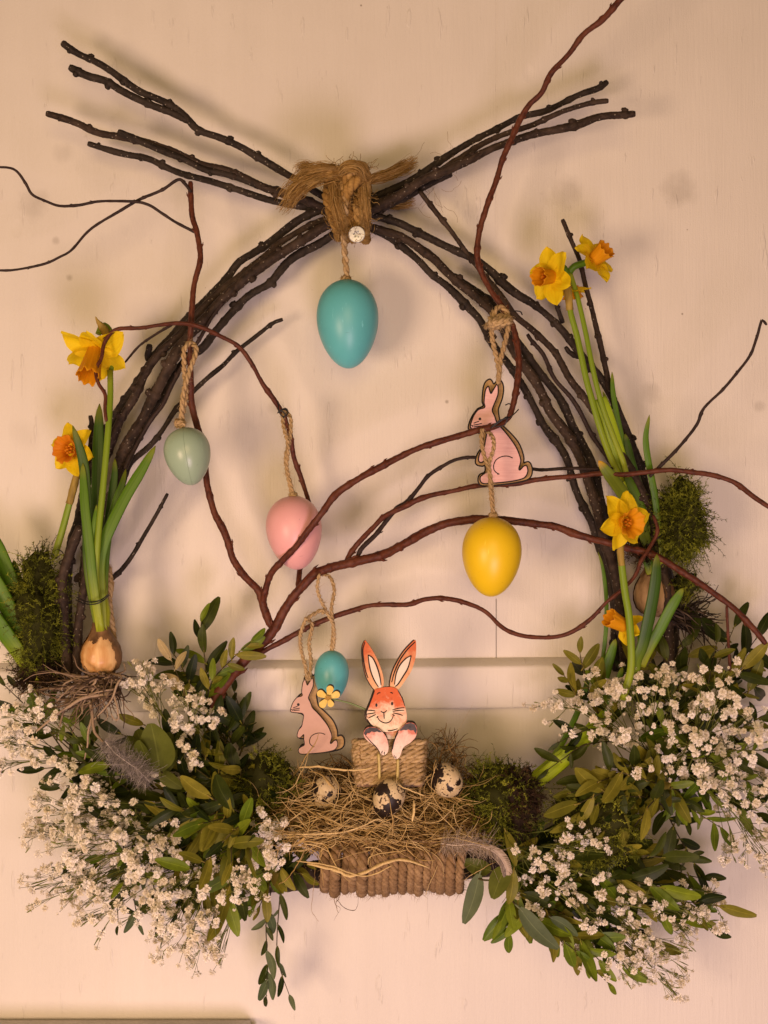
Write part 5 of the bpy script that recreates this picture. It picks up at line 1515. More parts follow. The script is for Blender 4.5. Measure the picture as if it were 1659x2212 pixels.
# right front daffodil
pl = thing("daffodil_plant", P(1362, 1500, 62), "daffodil with one large open flower facing forward, right of the yellow egg", "daffodil", "daffodils in the wreath")
stalk(pl, [(1345, 1510, 58), (1360, 1460, 62), (1364, 1430, 64), (1363, 1384, 66), (1358, 1325, 68), (1350, 1278, 70), (1343, 1220, 72), (1340, 1185, 72), (1345, 1160, 70)], 16, ([(1343, 1222, 73), (1341, 1200, 73), (1340, 1180, 73), (1342, 1165, 72)], 13))
flower(pl, 1346, 1127, 80, (0.42, -0.90, -0.10), 69, 36, 46, -0.30, ('corona', 1), 0.05, rnd=2)
leaf_blade(pl, [(1372, 1470, 56), (1374, 1430, 62), (1388, 1395, 66), (1404, 1325, 70), (1416, 1255, 74), (1419, 1197, 76)], 25, 'blade_dark')
leaf_blade(pl, [(1385, 1440, 54), (1400, 1405, 58), (1425, 1360, 62), (1449, 1314, 66), (1476, 1270, 68)], 23, 'blade')
leaf_blade(pl, [(1400, 1180, 40), (1375, 1110, 46), (1350, 1072, 50), (1322, 1033, 54), (1293, 995, 58)], 27, 'bud')
leaf_blade(pl, [(1432, 1220, 40), (1428, 1173, 44), (1421, 1126, 46), (1413, 1063, 50), (1400, 993, 54), (1395, 945, 56), (1403, 896, 58)], 14, 'blade')
leaf_blade(pl, [(1400, 1170, 36), (1392, 1120, 38), (1375, 1070, 38), (1350, 1020, 38)], 22, 'blade')

# small drooping one
pl = thing("daffodil_plant", P(1372, 1420, 40), "small half closed daffodil drooping below the large open one", "daffodil", "daffodils in the wreath")
stalk(pl, [(1380, 1440, 40), (1382, 1400, 42), (1380, 1370, 44), (1368, 1350, 48), (1356, 1345, 52)], 10)
flower(pl, 1349, 1352, 58, (-0.80, -0.28, 0.42), 44, 44, 48, 0.3, ('corona', 2), 0.0, 0.55, rnd=4)

# second bulb, no flower
pl = thing("daffodil_plant", P(1415, 1275, 28), "shrivelled brown bulb with trailing dark roots behind the right twigs", "bulb", "daffodils in the wreath")
bulb_part(pl, 1412, 1270, 30, 42, 62, 'bulb_brown', (0.72, 0.4, 2.0), 0.3)
leaf_blade(pl, [(1405, 1240, 40), (1400, 1215, 42), (1398, 1195, 42), (1396, 1180, 42)], 20, 'blade')
leaf_blade(pl, [(1270, 1520, 30), (1296, 1454, 32), (1308, 1372, 34), (1310, 1302, 34), (1303, 1232, 34), (1292, 1192, 34)], 9, 'blade')
def rb(k):
    x, y = R.uniform(1440, 1475), R.uniform(1300, 1345)
    return x, y, 1, R.uniform(-0.2, 0.9), R.uniform(60, 150)
roots(pl, [], 90, rb, 'root_dark', 34)

# leaning lime leaf, low on the right
pl = thing("daffodil_plant", P(1300, 1570, 40), "bright lime green daffodil leaves leaning across the wall beside the right moss", "daffodil", "daffodils in the wreath")
leaf_blade(pl, [(1140, 1700, 50), (1185, 1668, 56), (1230, 1630, 60), (1280, 1580, 54), (1320, 1530, 38), (1345, 1480, 36)], 32, 'lime', tip=False)
leaf_blade(pl, [(1150, 1682, 46), (1200, 1640, 48), (1250, 1600, 46), (1300, 1540, 34)], 22, 'lime', tip=False)
leaf_blade(pl, [(1165, 1672, 30), (1205, 1620, 30), (1238, 1560, 30), (1262, 1500, 30), (1275, 1440, 32)], 13, 'blade')
leaf_blade(pl, [(1300, 1560, 34), (1298, 1500, 36), (1312, 1440, 38), (1330, 1380, 40)], 22, 'blade')
leaf_blade(pl, [(1280, 1600, 40), (1310, 1540, 42), (1330, 1490, 44), (1345, 1440, 44)], 16, 'blade')

# ------------------------------------------------------------------ leafy sprigs
def leaf_data(name, mat, W, curl, fold, seed, tipw=0.6):
    rr = random.Random(seed)
    mb = MB()
    nv, nu = 10, 5
    V, UV = [], []
    skew = rr.uniform(-0.06, 0.06); wave = rr.uniform(0, 6)
    for j in range(nv):
        t = j / (nv - 1)
        w = W * 0.5 * (math.sin(math.pi * (0.05 + 0.93 * t ** tipw)) ** (0.75 if t < 0.6 else 0.62)) + 0.004
        for i in range(nu):
            s = (i / (nu - 1) - 0.5) * 2
            V.append((s * w + skew * math.sin(t * 3.1), t, fold * abs(s) * w + curl * t * t + 0.02 * math.sin(wave + 5 * t) + 0.012 * math.sin(wave + 9 * t) * s))
            UV.append((i / (nu - 1), t))
    f = [(j * nu + i, j * nu + i + 1, (j + 1) * nu + i + 1, (j + 1) * nu + i) for j in range(nv - 1) for i in range(nu - 1)]
    mb.add(V, f, [UV[k] for q in f for k in q])
    # stalk of the leaf
    p_, _ = smooth_path([(0, -0.10, -0.02), (0, -0.02, 0), (0, 0.1, 0)], n=5)
    mb.tubes(p_, np.full((1, 5), 0.022), 5)
    return mb.data(name, mat)
LEAVES = {}
for key, mat, W in (('dark', 'leaf_dark', 0.32), ('olive', 'leaf_olive', 0.32), ('bright', 'leaf_bright', 0.32), ('dry', 'leaf_dry', 0.40), ('round', 'euca_round', 0.58), ('long', 'euca', 0.34), ('thin', 'leaf_dark', 0.24)):
    LEAVES[key] = [leaf_data("leaf", M[mat], W * R.uniform(0.9, 1.12), c_, f_, 31 * k + len(key), 0.98 if key not in ('round', 'long', 'thin') else 0.82) for k, (c_, f_) in enumerate(((0.10, 0.25), (-0.16, 0.18), (0.22, 0.35), (-0.05, 0.12), (-0.28, 0.28)))]

def place_leaf(parent, org, base, direc, length, key, normal, name="leaf"):
    y = Vector(direc).normalized()
    n = Vector(normal)
    z = (n - y * n.dot(y))
    if z.length < 1e-4: z = Vector((0.3, -0.8, 0.5)) - y * Vector((0.3, -0.8, 0.5)).dot(y)
    z.normalize()
    x = y.cross(z)
    m_ = Matrix((x, y, z)).transposed().to_4x4()
    m_ = Matrix.Translation(Vector(base) - Vector(org)) @ m_ @ Matrix.Scale(length, 4)
    return link(name, R.choice(LEAVES[key]), parent, m_)

def sprig(pts, n, ln, keys, label, group, w=2.0, spread=0.85, start=0.15, flat=0.5, name="leafy_sprig"):
    """pts from base to tip in (x, y, d)"""
    p3 = PP(pts)
    path, L = smooth_path(p3, n=36)
    o = thing(name, p3[0], label, "sprig", group)
    mb = MB()
    mb.tubes(path, (np.linspace(w, w * 0.45, 36) * S0)[None], 5, rnd=R.random())
    part("stem", mb, M['twiglet'], o)
    org = o.location
    o["tip"] = (float(pts[-1][0]), float(pts[-1][1])); o["short"] = " ".join(label.split(" sprig")[0].split()[-4:]) + " sprig" if " sprig" in label else "leafy sprig"
    side = 1
    roll = R.uniform(0, 6.28)
    for k in range(n):
        t = start + (1 - start) * (k + R.uniform(0.2, 0.8)) / n if k < n - 1 else 1.0
        i = min(34, max(1, int(t * 35)))
        T = nrm(path[i + 1] - path[i - 1])
        A, B = perp(T[None]); A, B = A[0], B[0]
        roll += 2.4 if R.random() < 0.5 else math.pi
        s = A * side + B * R.gauss(0, flat)
        side = -side
        sp = spread * R.uniform(0.7, 1.25) if k < n - 1 else 0.15
        dr = T * math.cos(sp) + nrm(s) * math.sin(sp)
        if path[i][1] + dr[1] * ln * S0 > -0.006: dr[1] = -abs(dr[1])
        if R.random() < 0.35: dr = nrm(dr + NR.normal(size=3) * 0.35)
        nn = np.array([R.gauss(0, 0.45), -1.0, R.gauss(0.1, 0.5)])
        length = ln * S0 * R.uniform(0.66, 1.34) * (1 if k < n - 1 else 0.9)
        place_leaf(o, org, path[i], dr, length, R.choice(keys), nn)
    return o

def jit(x, a): return x + R.uniform(-a, a)
def bunch(base, tips, label, group, keys, ln, n=(9, 14), d0=30, drange=(28, 80), sag=20, **kw):
    for tip in tips:
        tx, ty = tip[0], tip[1]
        td = tip[2] if len(tip) > 2 else R.uniform(*drange)
        bx, by = jit(base[0], 30), jit(base[1], 22)
        mx, my = (bx + tx) / 2 + R.uniform(-sag, sag), (by + ty) / 2 + R.uniform(-sag, sag) - 6
        sprig([(bx, by, d0 + R.uniform(-8, 14)), (mx, my, (d0 + td) / 2 + R.uniform(0, 16)), (tx, ty, td)], R.randint(*n), ln * R.uniform(0.85, 1.15), keys, label, group, **kw)

# upper left sprigs beside the willow
g = "leafy sprigs beside the willow trunk"
sprig([(455, 1590, 38), (420, 1500, 44), (392, 1440, 48), (372, 1408, 50)], 8, 64, ['dark'], "dark green sprig with broad leaves spreading left of the willow trunk", g, 2.4, start=0.35)
sprig([(465, 1590, 34), (448, 1480, 40), (440, 1400, 44), (434, 1335, 46)], 9, 62, ['dark', 'dark', 'bright'], "upright dark green sprig reaching highest beside the willow trunk", g, 2.2, start=0.3)
sprig([(440, 1580, 42), (455, 1480, 50), (505, 1420, 54), (548, 1382, 56)], 13, 48, ['olive', 'olive', 'bright'], "thin olive sprig lying across the willow trunk", g, 1.8, 0.75, 0.25)
sprig([(420, 1600, 44), (405, 1510, 52), (380, 1450, 58), (366, 1420, 60)], 5, 48, ['dry', 'olive'], "sprig with papery pale leaves beneath the broad dark sprig", g, 1.6, 0.9, 0.5)
bunch((500, 1640), [(505, 1490), (490, 1530), (455, 1500), (420, 1530), (520, 1560)], "short dark green sprig below the willow trunk", "short sprigs below the willow trunk", ['dark'], 56, (6, 9), 26, (24, 44))
# left middle and lower
L1 = "dark leafy sprig in the middle of the left bouquet"
bunch((570, 1760), [(470, 1600), (400, 1590), (330, 1600), (300, 1640), (250, 1690), (330, 1700), (280, 1760), (380, 1660), (420, 1720), (470, 1690), (360, 1740), (520, 1660), (540, 1720), (300, 1560), (250, 1580), (560, 1680), (440, 1640), (330, 1770), (240, 1730)], L1, "leafy sprigs in the middle of the left bouquet", ['dark', 'dark', 'dark', 'olive'], 58, (9, 13), 30, (34, 74))
bunch((600, 1800), [(480, 1830), (420, 1810), (520, 1860), (450, 1900), (560, 1860), (400, 1880), (350, 1850), (540, 1940), (480, 1960), (420, 1960), (600, 1890), (370, 1810), (530, 1800), (300, 1900), (560, 1960)], "green leafy sprig in the lower part of the left bouquet", "leafy sprigs in the lower left bouquet", ['dark', 'olive', 'olive', 'bright'], 60, (9, 13), 30, (40, 92))
bunch((540, 1830), [(650, 1838), (665, 1868), (640, 1800), (655, 1888)], "short dark sprig covering the left end of the jute bar", "short sprigs at the left end of the jute bar", ['dark', 'olive'], 50, (7, 9), 40, (64, 84))
sprig([(590, 1900, 50), (575, 1990, 50), (578, 2080, 46), (575, 2160, 40)], 9, 46, ['long', 'dark'], "hanging grey green sprig, left one of the two trailing under the left bouquet", "trailing sprigs under the left bouquet", 1.5, 0.45, 0.2)
sprig([(612, 1890, 54), (602, 1970, 54), (600, 2070, 48), (627, 2156, 40)], 7, 38, ['long', 'thin'], "hanging thin sprig, right one of the two trailing under the left bouquet", "trailing sprigs under the left bouquet", 1.6, 0.5, 0.1)
bunch((270, 1820), [(255, 2005), (300, 2000), (340, 1990)], "narrow leaved sprig poking out below the white left flowers", "narrow sprigs below the white left flowers", ['thin', 'long'], 44, (5, 7), 30, (26, 40))
bunch((220, 1690), [(4, 1475), (35, 1478), (20, 1520), (90, 1470), (130, 1700), (90, 1660), (170, 1640)], "green leafy sprig at the left edge among the white flowers", "leafy sprigs at the left edge", ['dark', 'bright'], 46, (6, 9), 30, (26, 56))
bunch((560, 1790), [(430, 1780, 104), (480, 1820, 106), (390, 1750, 100), (500, 1870, 104), (450, 1720, 98), (330, 1740, 96), (540, 1830, 106)], "lit olive sprig on the front of the left bouquet", "olive sprigs on the front of the left bouquet", ['olive', 'bright', 'olive', 'dark'], 62, (6, 8), 60)  # paler leaf colours in front imitate bright highlights on the foliage
bunch((300, 1720), [(150, 1560, 66), (190, 1600, 70), (120, 1640, 60), (220, 1640, 72), (180, 1690, 66)], "dark sprig below the pale bulb roots", "dark sprigs below the bulb roots", ['dark', 'dark', 'bright'], 50, (7, 9), 34)
bunch((430, 1800), [(180, 1780, 60), (220, 1850, 66), (260, 1910, 60), (300, 1840, 70), (340, 1930, 64), (150, 1860, 48), (380, 1980, 60)], "dark sprig deep among the white flowers of the left bouquet", "dark sprigs deep in the white left flowers", ["dark", "bright"], 50, (7, 9), 30)
# eucalyptus leaves, left
def euca(pts, leaves, label, group="eucalyptus twigs"):
    p3 = PP(pts)
    o = thing("eucalyptus_twig", p3[0], label, "twig", group)
    path, _ = smooth_path(p3, n=24)
    mb = MB(); mb.tubes(path, (np.linspace(2.4, 1.5, 24) * S0)[None], 6)
    part("stem", mb, M['twiglet'], o)
    for (bx, by, bd, tx, ty, td, key, ny) in leaves:
        b0, t0 = P(bx, by, bd), P(tx, ty, td)
        place_leaf(o, o.location, b0, t0 - b0, np.linalg.norm(t0 - b0), key, (ny[0], -1, ny[1]))
    return o
euca([(420, 1720, 50), (380, 1690, 62), (345, 1665, 72)], [(345, 1668, 76, 326, 1556, 88, 'round', (0.1, 0.3)), (335, 1660, 74, 285, 1580, 70, 'round', (-0.3, 0.2)), (325, 1655, 74, 268, 1592, 66, 'round', (-0.2, 0.1)), (318, 1640, 84, 308, 1590, 92, 'round', (-0.3, 0)), (350, 1670, 70, 372, 1580, 60, 'round', (0.4, 0.1)), (345, 1668, 70, 390, 1705, 72, 'round', (0.2, -0.3))], "eucalyptus twig with broad round leaves beside the grey down feather")
# right upper
g = "small sprigs beside the lime green leaf"
sprig([(1320, 1600, 56), (1260, 1610, 66), (1215, 1640, 70), (1180, 1665, 70)], 5, 44, ['dark'], "short dark sprig crossing in front of the lime green leaf", g, 1.8, 0.9, 0.3)
sprig([(1330, 1585, 56), (1280, 1575, 66), (1235, 1590, 68), (1205, 1605, 68)], 5, 42, ['dark'], "small dark sprig above the lime green leaf", g, 1.8, 0.9, 0.3)
sprig([(1300, 1560, 40), (1275, 1500, 46), (1258, 1440, 48), (1252, 1405, 46)], 8, 50, ['dark', 'olive', 'bright'], "small sprig of rounded leaves rising left of the open daffodil's stem", g, 2.0, 0.8, 0.3)
sprig([(1290, 1570, 44), (1258, 1520, 52), (1232, 1480, 54), (1216, 1455, 54)], 6, 46, ['olive'], "pale olive sprig left of the small rounded one", g, 1.8, 0.7, 0.35)
bunch((1320, 1600), [(1288, 1470), (1300, 1500)], "sprig of small rounded leaves left of the drooping daffodil", "rounded sprigs left of the drooping daffodil", ['olive', 'dark', 'bright'], 48, (6, 9), 32, (36, 60))
bunch((1450, 1590), [(1400, 1400), (1440, 1420), (1380, 1450), (1470, 1390), (1500, 1370)], "leafy sprig rising behind the white flowers on the right", "leafy sprigs rising behind the white right flowers", ['olive', 'dark', 'dark'], 58, (7, 10), 26, (30, 58))
bunch((1510, 1600), [(1590, 1345), (1640, 1370), (1550, 1380), (1610, 1440), (1655, 1470), (1570, 1480), (1660, 1540), (1530, 1430)], "dark leafy sprig at the right edge under the willow tip", "dark sprigs under the willow tip at the right edge", ['dark', 'dark', 'olive'], 60, (8, 11), 26, (30, 66))
bunch((1440, 1690), [(1225, 1715), (1240, 1740), (1250, 1760), (1310, 1660), (1290, 1690), (1340, 1650), (1290, 1710), (1330, 1760), (1300, 1800), (1360, 1800), (1270, 1690), (1350, 1720)], "olive leafy sprig hanging over the wide moss clump", "olive sprigs over the wide moss clump", ['olive', 'olive', 'dark'], 62, (8, 11), 40, (70, 96))
bunch((1430, 1670), [(1640, 1700), (1600, 1640), (1655, 1620), (1560, 1720), (1520, 1700), (1480, 1760), (1470, 1640), (1540, 1640), (1600, 1560), (1500, 1560), (1430, 1560), (1640, 1760)], "green leafy sprig between the white flowers at the right edge", "leafy sprigs between the white right flowers", ['dark', 'dark', 'bright'], 56, (9, 12), 30, (30, 66))
sprig([(1395, 1712, 60), (1430, 1740, 56), (1465, 1805, 50), (1500, 1865, 42), (1512, 1895, 40)], 9, 58, ['dark', 'thin'], "long dark sprig hanging clear of the bouquet against the wall on the right", "lone sprigs on the right", 2.0, 0.8, 0.12)
sprig([(1420, 1700, 58), (1490, 1745, 56), (1560, 1790, 52)], 9, 46, ['bright'], "fresh green sprig drooping under the white right flowers", "lone sprigs on the right", 1.6, 0.8, 0.2)
# lower right bouquet
LR = "dark green leafy sprig in the lower right bouquet"
bunch((1050, 1840), [(1570, 1960), (1530, 1900), (1500, 1860), (1440, 1860), (1480, 1990), (1550, 2010), (1400, 1900), (1420, 1970), (1350, 1900), (1300, 1850), (1250, 1930), (1360, 1970), (1300, 1980), (1200, 1900), (1180, 1850), (1240, 1850), (1410, 2040), (1340, 2040), (1440, 1920), (1500, 1940), (1390, 1840)], LR, "dark sprigs in the lower right bouquet", ['dark', 'dark', 'olive', 'bright'], 62, (10, 14), 30, (30, 84), spread=0.6)
bunch((1090, 1900), [(1320, 2130), (1300, 2080), (1250, 2060), (1210, 2020), (1150, 1990), (1100, 2020), (1080, 1990), (1200, 1960), (1270, 2000), (1140, 1930), (1230, 1970), (1350, 2090)], "fresh green sprig along the underside of the lower right bouquet", "green sprigs under the lower right bouquet", ['olive', 'bright', 'bright'], 60, (7, 10), 44, (40, 84), spread=0.6)
sprig([(1300, 1900, 40), (1340, 1880, 40), (1372, 1830, 38)], 3, 60, ['dark'], "single upright dark sprig standing out above the lower right bouquet", "lone sprigs on the right", 1.8, 0.5, 0.6)
sprig([(1300, 1900, 40), (1380, 1860, 40), (1462, 1832, 38)], 6, 42, ['dark'], "short dark sprig pointing right above the lower right bouquet", "lone sprigs on the right", 1.8, 0.6, 0.6)
euca([(1000, 1880, 70), (1040, 1900, 86), (1075, 1900, 90)], [(1036, 1888, 84, 1004, 1992, 82, 'long', (-0.3, 0)), (1092, 1872, 94, 1064, 1942, 100, 'round', (-0.2, 0.1)), (1060, 1880, 80, 1000, 1860, 78, 'round', (-0.2, 0.4)), (1120, 1830, 80, 1110, 1870, 86, 'bright', (0, 0)), (1092, 1795, 90, 1118, 1870, 96, 'olive', (0.3, 0.1)), (1110, 1880, 96, 1100, 1955, 96, 'olive', (0.2, 0))], "eucalyptus twig with blue green leaves at the right end of the jute bar")
euca([(1090, 1910, 70), (1110, 1950, 84), (1130, 1965, 90)], [(1122, 1962, 94, 1212, 2052, 100, 'long', (0.1, 0.2)), (1190, 1982, 84, 1245, 2020, 86, 'long', (0.1, 0.2)), (1130, 1930, 80, 1200, 1960, 80, 'dark', (0, 0.3))], "eucalyptus twig with one long pale leaf below the lower right bouquet")

# ------------------------------------------------------------------ white gypsophila
def blossom_data(seed):
    """one ruffled double floret: rings of small notched petals"""
    rr = np.random.RandomState(seed)
    mb = MB()
    V, f = [], []
    for ring, (n, el, ln, w) in enumerate(((7, -0.15, 1.05, 0.40), (7, 0.30, 0.95, 0.36), (5, 0.75, 0.80, 0.30), (3, 1.2, 0.66, 0.24))):
        for k in range(n):
            a = 2 * math.pi * (k + 0.5 * (ring % 2)) / n + rr.uniform(-0.25, 0.25)
            e = el + rr.uniform(-0.25, 0.25)
            u = np.array([math.cos(a) * math.cos(e), math.sin(a) * math.cos(e), math.sin(e)])
            t = np.array([-math.sin(a), math.cos(a), 0.0])
            nn = np.cross(u, t)
            L_ = ln * rr.uniform(0.75, 1.15); ww = w * rr.uniform(0.8, 1.2)
            i0 = len(V)
            b0 = u * 0.10 + np.array([0, 0, 0.12 * ring])
            V += [b0, b0 + u * L_ * .55 - t * ww * .8 + nn * rr.uniform(-.1, .1), b0 + u * L_ - t * ww * .75 + nn * rr.uniform(-.25, .25), b0 + u * L_ * .86 + nn * rr.uniform(-.15, .15),
                  b0 + u * L_ * rr.uniform(.95, 1.08) + t * ww * .7 + nn * rr.uniform(-.25, .25), b0 + u * L_ * .55 + t * ww * .8 + nn * rr.uniform(-.1, .1)]
            f += [(i0, i0 + 1, i0 + 2, i0 + 3), (i0, i0 + 3, i0 + 4, i0 + 5)]
    mb.add(V, f)
    return mb.data("blossom", M['blossom'], False)
BLOSSOMS = [blossom_data(k) for k in range(5)]

def spray(base, tip, n, rad, label, group, size=6.7, dens=1.8):
    n = int(n * dens)
    b3, t3 = P(*base), P(*tip)
    o = thing("gypsophila_spray", b3, label, "flower spray", group)
    org = Vector(b3)
    midp = (b3 + t3) / 2 + NR.normal(size=3) * 0.004 + np.array([0, -0.004, 0.004])
    main, L = smooth_path([b3, midp, t3], n=24)
    mb = MB()
    mb.tubes(main, (np.linspace(1.5, 0.8, 24) * S0)[None], 4, rnd=R.random(), cap=False)
    T = nrm(t3 - midp)
    tips = []
    # three or four sub-branches, blossoms in loose groups at their ends
    nb = max(2, int(n / 3.2))
    cents = []
    for k in range(nb):
        off = NR.normal(size=3) * np.array([rad, rad * 0.85, rad]) * S0 * 0.8
        e = t3 + off
        if e[1] > -0.010: e[1] = -0.010 - abs(NR.normal()) * 0.004
        i = R.randint(13, 21)
        sb, _ = smooth_path([main[i], (main[i] * 0.45 + e * 0.55) + NR.normal(size=3) * 0.0012 + T * 0.002, e], n=10)
        mb.tubes(sb, (np.linspace(0.9, 0.5, 10) * S0)[None], 3, rnd=R.random(), cap=False)
        cents.append((e, sb))
    for k in range(n):
        e, sb = cents[k % nb]
        pnt = e + nrm(NR.normal(size=3)) * S0 * R.uniform(6, 30) if k >= nb else e.copy()
        if pnt[1] > -0.006: pnt[1] = -0.006
        if k >= nb:
            q, _ = smooth_path([sb[R.randint(5, 8)], (sb[7] + pnt) / 2 + NR.normal(size=3) * 0.0006, pnt], n=6)
            mb.tubes(q, np.full((1, 6), 0.45 * S0), 3, rnd=R.random(), cap=False)
        u = nrm(pnt - sb[6] + np.array([0, -0.004, 0]))
        s = size * S0 * (R.uniform(0.8, 1.3) if R.random() < 0.75 else R.uniform(0.4, 0.7))
        m_ = Matrix.Translation(Vector(pnt) - org) @ frame(u, R.uniform(0, 6.28)).to_4x4() @ Matrix.Scale(s, 4)
        link("blossom", R.choice(BLOSSOMS), o, m_)
    # green buds
    for k in range(int(n * 0.5)):
        e, sb = cents[k % nb]
        pnt = e + nrm(NR.normal(size=3)) * S0 * R.uniform(6, 20)
        if pnt[1] > -0.005: pnt[1] = -0.005
        q, _ = smooth_path([sb[R.randint(4, 8)], (sb[6] + pnt) / 2, pnt], n=6)
        mb.tubes(q, (np.array([0.4, 0.4, 0.4, 0.5, 1.6, 0.8]) * S0)[None], 4, rnd=R.uniform(0.6, 1), cap=False)
    part("stem", mb, M['stem'], o)
    o["tip"] = (float(tip[0]), float(tip[1])); o["short"] = "white gypsophila spray"
    return o

def gyps(base, tips, n, rad, label, group, d0=30, dr=(36, 84), size=6.7, dens=1.9):
    for t in tips:
        d = t[2] if len(t) > 2 else R.uniform(*dr)
        spray((jit(base[0], 40), jit(base[1], 30), d0 + R.uniform(-8, 12)), (t[0], t[1], d), R.randint(*n), rad, label, group, size, dens)

gyps((240, 1690), [(60, 1565), (10, 1590), (50, 1525), (95, 1520), (15, 1650), (85, 1630), (75, 1490), (30, 1610), (140, 1650)], (7, 11), 22, "white gypsophila spray at the left edge, under the bulb roots", "gypsophila under the bulb roots")
gyps((430, 1660), [(305, 1462), (280, 1490), (325, 1500), (430, 1520), (400, 1508), (455, 1545), (410, 1560), (405, 1620), (395, 1665), (345, 1672), (320, 1470)], (7, 10), 18, "white gypsophila spray between the bulb and the willow trunk", "gypsophila between bulb and willow trunk", 34, (50, 78))
gyps((440, 1790), [(100, 1750), (130, 1790), (85, 1800), (170, 1745), (195, 1800), (160, 1840), (215, 1760), (230, 1840), (260, 1790), (190, 1880), (130, 1850), (240, 1890), (280, 1850), (180, 1925), (130, 1930), (230, 1940), (200, 1990), (300, 1800), (155, 1715), (115, 1900), (210, 1720), (290, 1900)], (12, 16), 26, "white gypsophila spray in the dense white mass of the left bouquet", "gypsophila massed in the left bouquet", 34, (40, 100), 7.2, 1.9)
gyps((520, 1830), [(330, 1880), (360, 1920), (320, 1960), (370, 1985), (415, 1930), (440, 2000), (400, 2040), (470, 1960), (425, 2065), (350, 2020), (480, 2050), (390, 1870), (450, 1900), (340, 1830), (370, 1800)], (10, 14), 24, "white gypsophila spray along the underside of the left bouquet", "gypsophila under the left bouquet", 34, (44, 92), 7.2, 1.9)
gyps((620, 1850), [(578, 1775), (592, 1815), (560, 1850), (530, 1890), (560, 1910), (590, 1860), (500, 1930), (610, 1800)], (7, 10), 18, "white gypsophila spray beside the left end of the hay nest", "gypsophila left of the hay nest", 40, (60, 96))
gyps((1420, 1700), [(1195, 1505), (1240, 1530), (1285, 1545), (1330, 1485), (1370, 1480), (1350, 1530), (1310, 1520), (1450, 1460), (1430, 1500), (1400, 1540), (1480, 1490), (1470, 1540), (1560, 1480), (1590, 1520), (1540, 1520), (1510, 1500), (1520, 1560), (1440, 1580), (1380, 1590), (1300, 1590), (1460, 1620), (1410, 1630), (1500, 1600), (1360, 1630)], (12, 16), 25, "white gypsophila spray in the upper half of the right bouquet", "gypsophila in the upper right bouquet", 30, (50, 96), 6.9, 1.1)
gyps((1460, 1660), [(1550, 1600), (1600, 1580), (1640, 1560), (1580, 1630), (1630, 1620), (1500, 1650), (1450, 1670), (1590, 1670), (1650, 1670), (1560, 1700), (1600, 1740), (1650, 1730), (1620, 1790), (1655, 1810), (1520, 1670), (1640, 1850), (1540, 1640), (1590, 1830)], (11, 15), 25, "white gypsophila spray trailing towards the right edge", "gypsophila trailing to the right edge", 34, (40, 88), 6.8, 1.4)
gyps((1060, 1850), [(1130, 1855), (1155, 1900), (1125, 1920), (1230, 1790), (1275, 1810), (1215, 1840), (1295, 1830), (1190, 1870), (1225, 1905), (1170, 1940), (1250, 1950), (1265, 1985), (1300, 1900), (1160, 1960)], (6, 9), 17, "white gypsophila spray scattered among dark leaves, lower right bouquet", "gypsophila among the lower right leaves", 44, (76, 104), 6.8, 1.3)
gyps((1180, 1900), [(1335, 1950), (1375, 1925), (1350, 1985), (1400, 1965), (1370, 2020), (1420, 2030), (1340, 2060), (1390, 2080), (1450, 2060), (1485, 2010), (1530, 1955), (1560, 1930), (1515, 1985), (1430, 2110), (1360, 2100), (1450, 2130), (1400, 2050), (1250, 2060), (1470, 1980)], (10, 14), 24, "white gypsophila spray at the tip of the lower right bouquet", "gypsophila at the tip of the lower right bouquet", 34, (40, 84), 6.7, 1.35)

